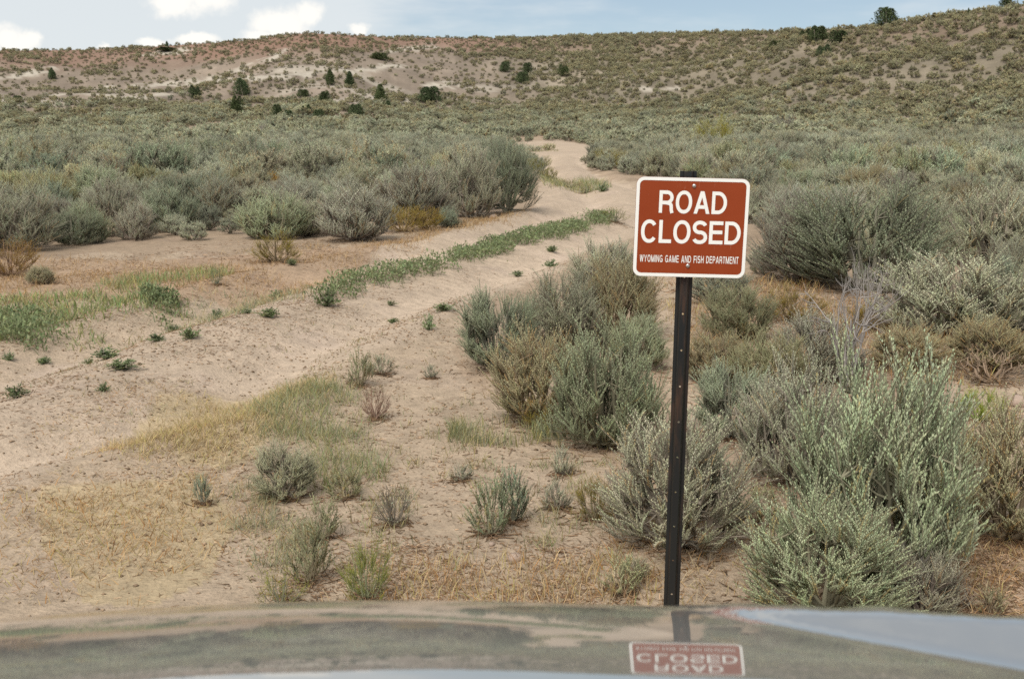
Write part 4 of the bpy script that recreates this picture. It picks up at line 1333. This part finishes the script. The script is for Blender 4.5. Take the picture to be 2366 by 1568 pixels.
YF = -0.0330                                          # front face of the panel
panel = obj('panel', plate('panel', rrect(SW, SH, .024), YF, YF + .0025, M_SIGN), sign, (.0095, 0, ZC))
panel.rotation_euler = (0, math.radians(0.75), 0)
o_, i_ = rrect(SW - .001, SH - .001, .0235), rrect(SW - .021, SH - .021, .0145)
n = len(o_)
mb = MB()
mb.add(np.concatenate([np.stack([o_[:, 0], np.full(n, YF - .0006), o_[:, 1]], 1), np.stack([i_[:, 0], np.full(n, YF - .0006), i_[:, 1]], 1)]),
       quads=[[k, n + k, n + (k + 1) % n, (k + 1) % n] for k in range(n)])
obj('border', mb.mesh('border', [M_WHITE]), panel)


def arc(cx, cy, rx, ry, a0, a1, n=18):
    a = np.radians(np.linspace(a0, a1, n))
    return [(cx + rx * math.cos(k), cy + ry * math.sin(k)) for k in a]


def oval(cx, cy, rx, ry, a0, a1, n=40, e=2.15):
    a = np.radians(np.linspace(a0, a1, n))
    return [(cx + rx * math.copysign(abs(math.cos(k)) ** (2 / e), math.cos(k)), cy + ry * math.copysign(abs(math.sin(k)) ** (2 / e), math.sin(k))) for k in a]


def glyph(ch, w_):
    """strokes (polyline, closed) and polygons for a plain sans capital, cap height 1, stroke w_; returns (width, strokes, polys)"""
    s = w_ / 2
    if ch == 'O': g_ = .80; return g_, [(oval(g_ / 2, .5, g_ / 2 - s, .5 - s + .01, 0, 360, 49)[:-1], True)], []
    if ch == 'C': g_ = .76; return g_, [(oval(g_ / 2 + .01, .5, g_ / 2 - s, .5 - s + .01, 38, 322), False)], []
    if ch == 'G': g_ = .78; return g_, [(oval(g_ / 2, .5, g_ / 2 - s, .5 - s + .01, 40, 345), False), ([(g_ * .52, .46), (g_ - s * .2, .46)], False), ([(g_ - s, .46), (g_ - s, .05)], False)], []
    if ch == 'D':
        g_ = .74; c = g_ * .42
        return g_, [([(s, s), (c, s)] + arc(c, .5, g_ - s - c, .5 - s, -80, 80) + [(c, 1 - s), (s, 1 - s)], True)], []
    if ch in 'RP':
        g_ = .72 if ch == 'R' else .66; c = g_ * .52; m_ = .46; ry = (1 - s - m_) / 2
        st = [([(s, 0), (s, 1)], False), ([(s, 1 - s), (c, 1 - s)] + arc(c, 1 - s - ry, g_ - s * 1.3 - c, ry, 80, -80) + [(c, m_), (s, m_)], False)]
        if ch == 'R':
            st.append(([(c * .9, m_), (g_ * .66, m_ - .02)] + arc(g_ * .62, m_ - .16, g_ - s * 1.5 - g_ * .62, .13, 62, 5, 7) + [(g_ - s * 1.4, .14), (g_ - s * .9, 0)], False))
        return g_, st, []
    if ch == 'L': g_ = .58; return g_, [([(s, 0), (s, 1)], False), ([(s, s), (g_, s)], False)], []
    if ch == 'E': g_ = .64; return g_, [([(s, 0), (s, 1)], False), ([(s, s), (g_, s)], False), ([(s, .52), (g_ * .95, .52)], False), ([(s, 1 - s), (g_ * .99, 1 - s)], False)], []
    if ch == 'F': g_ = .58; return g_, [([(s, 0), (s, 1)], False), ([(s, .5), (g_ * .92, .5)], False), ([(s, 1 - s), (g_, 1 - s)], False)], []
    if ch == 'H': g_ = .70; return g_, [([(s, 0), (s, 1)], False), ([(g_ - s, 0), (g_ - s, 1)], False), ([(s, .52), (g_ - s, .52)], False)], []
    if ch == 'I': return w_, [([(s, 0), (s, 1)], False)], []
    if ch == 'T': g_ = .60; return g_, [([(g_ / 2, 0), (g_ / 2, 1)], False), ([(0, 1 - s), (g_, 1 - s)], False)], []
    if ch == 'S':
        g_ = .70; rx = g_ / 2 - s; ry = (.5 - s) / 2 + .004
        return g_, [(oval(g_ / 2, .5 + ry, rx * .96, ry, 22, 268, 26, 2.15) + oval(g_ / 2, .5 - ry, rx, ry, 88, -158, 26, 2.15), False)], []
    k = w_ * 1.06
    if ch == 'A': g_ = .78; m_ = g_ / 2; return g_, [([(g_ * .2, .30), (g_ * .8, .30)], False)], [[(0, 0), (k, 0), (m_ + .52 * w_, 1), (m_ - .56 * w_, 1)], [(g_ - k, 0), (g_, 0), (m_ + .56 * w_, 1), (m_ - .52 * w_, 1)]]
    if ch == 'N': g_ = .72; return g_, [([(s, 0), (s, 1)], False), ([(g_ - s, 0), (g_ - s, 1)], False)], [[(0, 1), (g_ - k, 0), (g_, 0), (k, 1)]]
    if ch == 'M':
        g_ = .86; m_ = g_ / 2
        return g_, [([(s, 0), (s, 1)], False), ([(g_ - s, 0), (g_ - s, 1)], False)], [[(0, 1), (m_ - .5 * w_, 0), (m_ + .5 * w_, 0), (k, 1)], [(g_, 1), (m_ + .5 * w_, 0), (m_ - .5 * w_, 0), (g_ - k, 1)]]
    if ch == 'W':
        g_ = .98; a, b, c = g_ * .27, g_ * .5, g_ * .73; h = w_ * .5
        return g_, [], [[(0, 1), (a - h, 0), (a + h, 0), (w_, 1)], [(b - h, 1), (a - h, 0), (a + h, 0), (b + h, 1)], [(b - h, 1), (c - h, 0), (c + h, 0), (b + h, 1)], [(g_ - w_, 1), (c - h, 0), (c + h, 0), (g_, 1)]]
    if ch == 'Y':
        g_ = .72; m_ = g_ / 2; h = w_ * .5
        return g_, [([(m_, 0), (m_, .46)], False)], [[(0, 1), (m_ - h, .42), (m_ + h, .42), (k, 1)], [(g_ - k, 1), (m_ - h, .42), (m_ + h, .42), (g_, 1)]]
    return .34, [], []


def ribbon(mb, pts, closed, w_, fx, fz, yy):
    p = np.array(pts, float)
    if closed:
        d = np.roll(p, -1, 0) - np.roll(p, 1, 0); dn = np.roll(p, -1, 0) - p; dp = p - np.roll(p, 1, 0)
    else:
        dn = np.vstack([p[1:] - p[:-1], p[-1:] - p[-2:-1]]); dp = np.vstack([p[1:2] - p[:1], p[1:] - p[:-1]])
    dn /= np.linalg.norm(dn, axis=1, keepdims=True) + 1e-9; dp /= np.linalg.norm(dp, axis=1, keepdims=True) + 1e-9
    nn = np.stack([-(dn + dp)[:, 1], (dn + dp)[:, 0]], 1); nn /= np.linalg.norm(nn, axis=1, keepdims=True) + 1e-9
    cosh = np.clip((nn * np.stack([-dn[:, 1], dn[:, 0]], 1)).sum(1), .45, 1)[:, None]
    a = p + nn * w_ / 2 / cosh; b = p - nn * w_ / 2 / cosh
    m_ = len(p)
    V = np.concatenate([np.stack([fx(a[:, 0]), np.full(m_, yy), fz(a[:, 1])], 1), np.stack([fx(b[:, 0]), np.full(m_, yy), fz(b[:, 1])], 1)])
    qd = [[k_, (k_ + 1) % m_, m_ + (k_ + 1) % m_, m_ + k_] for k_ in range(m_ if closed else m_ - 1)]
    mb.add(V, quads=qd)


def text_line(name, txt, x0, x1, z0, cap, w_, gap, mat):
    mb = MB()
    tot = sum(glyph(c, w_)[0] for c in txt) + gap * (len(txt) - 1)
    kx = (x1 - x0) / tot
    cur = 0.0
    for ch in txt:
        gw, st, po = glyph(ch, w_)
        fx = lambda u_, cur=cur: x0 + (cur + u_) * kx
        fz = lambda v_: z0 + v_ * cap
        lay = 0
        for pts, cl in st:
            ribbon(mb, pts, cl, w_, fx, fz, YF - .0006 - .00012 * lay); lay += 1
        for pl in po:
            p = np.array(pl, float)
            mb.add(np.stack([fx(p[:, 0]), np.full(4, YF - .0006 - .00012 * lay), fz(p[:, 1])], 1), quads=[[0, 1, 2, 3]]); lay += 1
        cur += gw + gap
    return obj(name, mb.mesh(name, [mat]), panel)


zt = SH / 2
text_line('lettering', 'ROAD', -.1005, .1045, zt - .1075, 0.0675, .160, .095, M_WHITE)['label'] = 'white word ROAD'
text_line('lettering', 'CLOSED', -.1520, .1515, zt - .1985, 0.0695, .160, .085, M_WHITE)['label'] = 'white word CLOSED'
text_line('lettering', 'WYOMING GAME AND FISH DEPARTMENT', -.1515, .1495, zt - .2570, .0215, .145, .17, M_WHITE)['label'] = 'small white line WYOMING GAME AND FISH DEPARTMENT'


def dome(name, r, h, mat, n=14):
    V, Q = [], []
    prof = [(1.0, 0), (1.0, .35), (.85, .7), (.5, .93), (0.08, 1)]
    for (a, b) in prof:
        for k in range(n):
            V.append((r * a * math.cos(k * 6.28318 / n), -h * b, r * a * math.sin(k * 6.28318 / n)))
    for j in range(len(prof) - 1):
        for k in range(n):
            Q.append([j * n + k, j * n + (k + 1) % n, (j + 1) * n + (k + 1) % n, (j + 1) * n + k])
    me = mesh_np(name, V, [np.array(Q)], True, None, [mat])
    return me


bolt_me = dome('bolt', .0062, .005, M_ALU)
for (bx_, bz_) in ((.0025, zt - .0245), (-.0040, zt - .2660)):
    obj('bolt', bolt_me, panel, (bx_, YF - .0003, bz_))

# post: rolled hat-section steel with punched holes down the web
HP = SZ - base_z + SH / 2 + .018
prof = np.array([(-.0255, .010), (-.0165, .008), (-.0095, -.0125), (.0095, -.0125), (.0165, .008), (.0255, .010)])
th_ = .0032
mb = MB()
hole_z = np.arange(.06, HP - .02, .115)
hr = .0032
zs = [-.45] + sum([[hz - .012, hz + .012] for hz in hole_z], []) + [HP]
pn = np.vstack([prof[1:] - prof[:-1], prof[-1:] - prof[-2:-1]])
nrm = np.stack([pn[:, 1], -pn[:, 0]], 1); nrm /= np.linalg.norm(nrm, axis=1, keepdims=True)
nrm = (nrm + np.vstack([nrm[:1], nrm[:-1]])) / 2
back = prof - nrm * th_
for face, flip in ((prof, False), (back, True)):
    for k in range(5):
        a, b = face[k], face[k + 1]
        if k != 2:
            V = [(a[0], a[1], -.45), (b[0], b[1], -.45), (b[0], b[1], HP), (a[0], a[1], HP)]
            mb.add(V, quads=[[0, 1, 2, 3]])
        else:
            for j in range(len(zs) - 1):
                z0, z1 = zs[j], zs[j + 1]
                if j % 2 == 0:
                    mb.add([(a[0], a[1], z0), (b[0], b[1], z0), (b[0], b[1], z1), (a[0], a[1], z1)], quads=[[0, 1, 2, 3]])
                else:
                    zc = (z0 + z1) / 2; xc = (a[0] + b[0]) / 2; yy = a[1]
                    ring = [(xc + hr * math.cos(q_), yy, zc + hr * math.sin(q_)) for q_ in np.radians([225, 270, 315, 0, 45, 90, 135, 180])]
                    xm = (a[0] + b[0]) / 2
                    outr = [(a[0], yy, z0), (xm, yy, z0), (b[0], yy, z0), (b[0], yy, zc), (b[0], yy, z1), (xm, yy, z1), (a[0], yy, z1), (a[0], yy, zc)]
                    mb.add(outr + ring, quads=[[m_, (m_ + 1) % 8, 8 + (m_ + 1) % 8, 8 + m_] for m_ in range(8)])
for k in range(5):                                    # top and side lips
    mb.add([(*prof[k], HP), (*prof[k + 1], HP), (*back[k + 1], HP), (*back[k], HP)], quads=[[0, 1, 2, 3]])
for k in (0, 5):
    mb.add([(*prof[k], -.45), (*back[k], -.45), (*back[k], HP), (*prof[k], HP)], quads=[[0, 1, 2, 3]])
post = obj('post', mb.mesh('post', [mp]), sign, (0, 0, 0))
post.rotation_euler = (0, 0, math.radians(-9))

# ------------------------------------------------------------------ the vehicle's hood
mc, t = new_mat('car_paint')
pa = t.n('ShaderNodeBsdfPrincipled')
oc = t.n('ShaderNodeTexCoord').outputs['Object']
nz = t.noise(oc, 3.0, 4)
t.set(pa.inputs['Base Color'], t.mix(nz, (0.30, 0.30, 0.292), (0.335, 0.333, 0.325)))
pa.inputs['Metallic'].default_value = 0.6
pa.inputs['Roughness'].default_value = 0.05
pa.inputs['Coat Weight'].default_value = 1.0
pa.inputs['Coat Roughness'].default_value = 0.02
dust = t.n('ShaderNodeBsdfDiffuse', None, Color=(0.36, 0.325, 0.28, 1))
film = t.math('MULTIPLY_ADD', t.noise(t.vmath('MULTIPLY', oc, (9, 5, 5)), 1.0, 6, .6), 0.12, 0.06)
speck = t.ramp(t.noise(oc, 130.0, 2, .5), 0.70, 0.76)
film = t.math('MAXIMUM', film, t.math('MULTIPLY', speck, 0.45))
out(t, t.n('ShaderNodeMixShader', None, i0=film, i1=pa.outputs[0], i2=dust.outputs[0]))
M_BLACK = simple_mat('black_plastic', (0.02, 0.02, 0.021), 0.55)
M_TYRE = simple_mat('tyre_rubber', (0.018, 0.018, 0.018), 0.8)
M_RIM = simple_mat('rim_metal', (0.5, 0.5, 0.5), 0.3, metallic=0.9)
M_LENS = simple_mat('lamp_lens', (0.75, 0.77, 0.8), 0.08, spec=0.6)

CR = np.array([(-400, 1450), (0, 1421), (200, 1407), (400, 1394), (600, 1385), (800, 1380), (1000, 1379), (1200, 1383), (1400, 1389), (1600, 1395), (1800, 1398), (2000, 1405), (2200, 1412), (2366, 1421), (2800, 1450)], float)
E0u = np.array([0, 6, 14, 30, 60, 85, 125, 160, 176, 195, 260, 420, 900])
E0v = np.array([-23, -20, -14.5, -7.5, -3.6, -2.0, 1.0, 3.6, 5.6, 8.0, 13, 20, 26])


def refl_elev(row, xi):
    rc = np.interp(xi, CR[:, 0], CR[:, 1])
    u_ = row - rc
    e = np.interp(u_, E0u, E0v)
    rb = np.interp(xi, (1540, 1600, 1800, 2366, 2900), (1392, 1408, 1446, 1548, 1645))
    inband = (1 - sstep(rb - 9, rb + 5, row)) * sstep(3, 10, u_) * sstep(1540, 1610, xi)
    return e * (1 - inband) + 15.0 * inband, u_


xs_ = np.linspace(-.74, .74, 141)
yc = np.full_like(xs_, .40); zc_ = HC - .306 - .018 * xs_ ** 2
rows, al_roll = [], np.zeros_like(xs_)
rolled = np.zeros_like(xs_, bool)
dy = .004
HP_ = [(yc.copy(), zc_.copy())]
for s_ in range(900):
    de = yc * CP - (zc_ - HC) * SP
    row = PH / 2 - FPX * (yc * SP + (zc_ - HC) * CP) / de
    xi = PW / 2 + FPX * xs_ / de
    dlt = np.degrees(np.arctan2(HC - zc_, yc))
    e, u_ = refl_elev(row, xi)
    al = (dlt - e) / 2
    newr = (~rolled) & ((u_ < 7) | (yc > 1.25))
    al_roll[newr] = al[newr]
    rolled |= newr
    al_roll[rolled] = np.minimum(al_roll[rolled] + dy * 190, 86)
    al = np.where(rolled, al_roll, al)
    zc_ = zc_ - np.sin(np.radians(al)) * dy
    yc = yc + np.cos(np.radians(al)) * dy
    if s_ % 3 == 2:
        HP_.append((yc.copy(), zc_.copy()))
    if (al > 84).all() and zc_.max() < 1.0:
        break
Yh = np.array([p[0] for p in HP_]); Zh = np.array([p[1] for p in HP_])
ker = np.array([.25, .5, .25])
for _ in range(2):
    for Aq in (Yh, Zh):
        Aq[:, 1:-1] = Aq[:, :-2] * .25 + Aq[:, 1:-1] * .5 + Aq[:, 2:] * .25
m1, m2 = Yh.shape
Vh = np.stack([np.tile(xs_, (m1, 1)), Yh, Zh], -1).reshape(-1, 3)
ih = np.arange(m1 * m2).reshape(m1, m2)
qh = np.stack([ih[:-1, :-1], ih[:-1, 1:], ih[1:, 1:], ih[1:, :-1]], -1).reshape(-1, 4)
YFR = float(Yh.max())
car = thing('parked_car', 'grey vehicle whose glossy hood mirrors the sign and the scrub', 'car', (0, YFR - .8, 0))
CY = YFR - .8
hood = obj('hood', mesh_np('hood', Vh - np.array([0, CY, 0]), [qh], True, None, [mc]), car)


def car_part(name, mb, mat, parent=None, smooth=False):
    return obj(name, mb.mesh(name, [mat], smooth), parent or car)


for sgn in (-1, 1):
    mb = MB()
    e_y, e_z = Yh[:, 0 if sgn < 0 else -1], Zh[:, 0 if sgn < 0 else -1]
    top_ = np.stack([np.full(m1, sgn * .745), e_y - CY, e_z - .004], 1)
    mid_ = np.stack([np.full(m1, sgn * .90), e_y - CY, e_z - .07], 1)
    wy, wz, wr = YFR - .70, .42, .47
    yl = np.clip(e_y, .40, YFR)
    inside = np.clip(wr ** 2 - (yl - wy) ** 2, 0, None)
    lowz = np.maximum(.42, wz + np.sqrt(inside))
    lowz = np.minimum(lowz, e_z - .1)
    low_ = np.stack([np.full(m1, sgn * .93), e_y - CY, lowz], 1)
    mb.add(np.concatenate([top_, mid_, low_]), quads=[[k + j * m1, k + 1 + j * m1, k + 1 + (j + 1) * m1, k + (j + 1) * m1] for j in range(2) for k in range(m1 - 1)])
    car_part('fender', mb, mc, smooth=True)
    wh = obj('wheel', None, car, (sgn * .82, wy - CY, .40))
    def ringmesh(name, prof, mat, n=36):
        V, Q = [], []
        for (xx, r_) in prof:
            for k in range(n):
                V.append((xx, r_ * math.cos(k * 6.28318 / n), r_ * math.sin(k * 6.28318 / n)))
        m_ = len(prof)
        for j in range(m_):
            for k in range(n):
                j2 = (j + 1) % m_
                Q.append([j * n + k, j * n + (k + 1) % n, j2 * n + (k + 1) % n, j2 * n + k])
        return mesh_np(name, V, [np.array(Q)], True, None, [mat])
    COL.objects.unlink(wh); bpy.data.objects.remove(wh)
    ty = obj('wheel', ringmesh('wheel', [(-.11, .26), (-.12, .36), (-.09, .395), (.09, .395), (.12, .36), (.11, .26)], M_TYRE), car, (sgn * .80, wy - CY, .395))
    obj('rim', ringmesh('rim', [(-.09, .262), (.09, .262), (.07, .20), (.05, .03), (-.05, .03), (-.05, .20)], M_RIM), ty)
mb = MB(); mb.box((0, YFR - CY + .01, .86), (1.10, .05, .22)); grl = car_part('grille', mb, M_BLACK)
for k in range(6):
    mb = MB(); mb.box((0, YFR - CY + .042, .77 + k * .036), (1.06, .016, .014)); car_part('grille_bar', mb, M_RIM, grl)
mb = MB()
px_ = np.linspace(-.93, .93, 25)
bow = .10 * (1 - (px_ / .93) ** 2)
prof_b = [(-.02, .74), (.05, .73), (.08, .66), (.08, .52), (.02, .44), (-.10, .42)]
Vb = np.array([[(x_, YFR - CY + b_ + a_ - .04, z_) for (a_, z_) in prof_b] for x_, b_ in zip(px_, bow)]).reshape(-1, 3)
mb.add(Vb, quads=[[i * 6 + j, i * 6 + j + 1, (i + 1) * 6 + j + 1, (i + 1) * 6 + j] for i in range(24) for j in range(5)])
car_part('bumper', mb, M_BLACK, smooth=True)
for sgn in (-1, 1):
    hl = obj('headlight', dome('headlight', .12, .06, M_LENS), car, (sgn * .70, YFR - CY + .005, .86))
    hl.rotation_euler = (0, 0, math.pi)
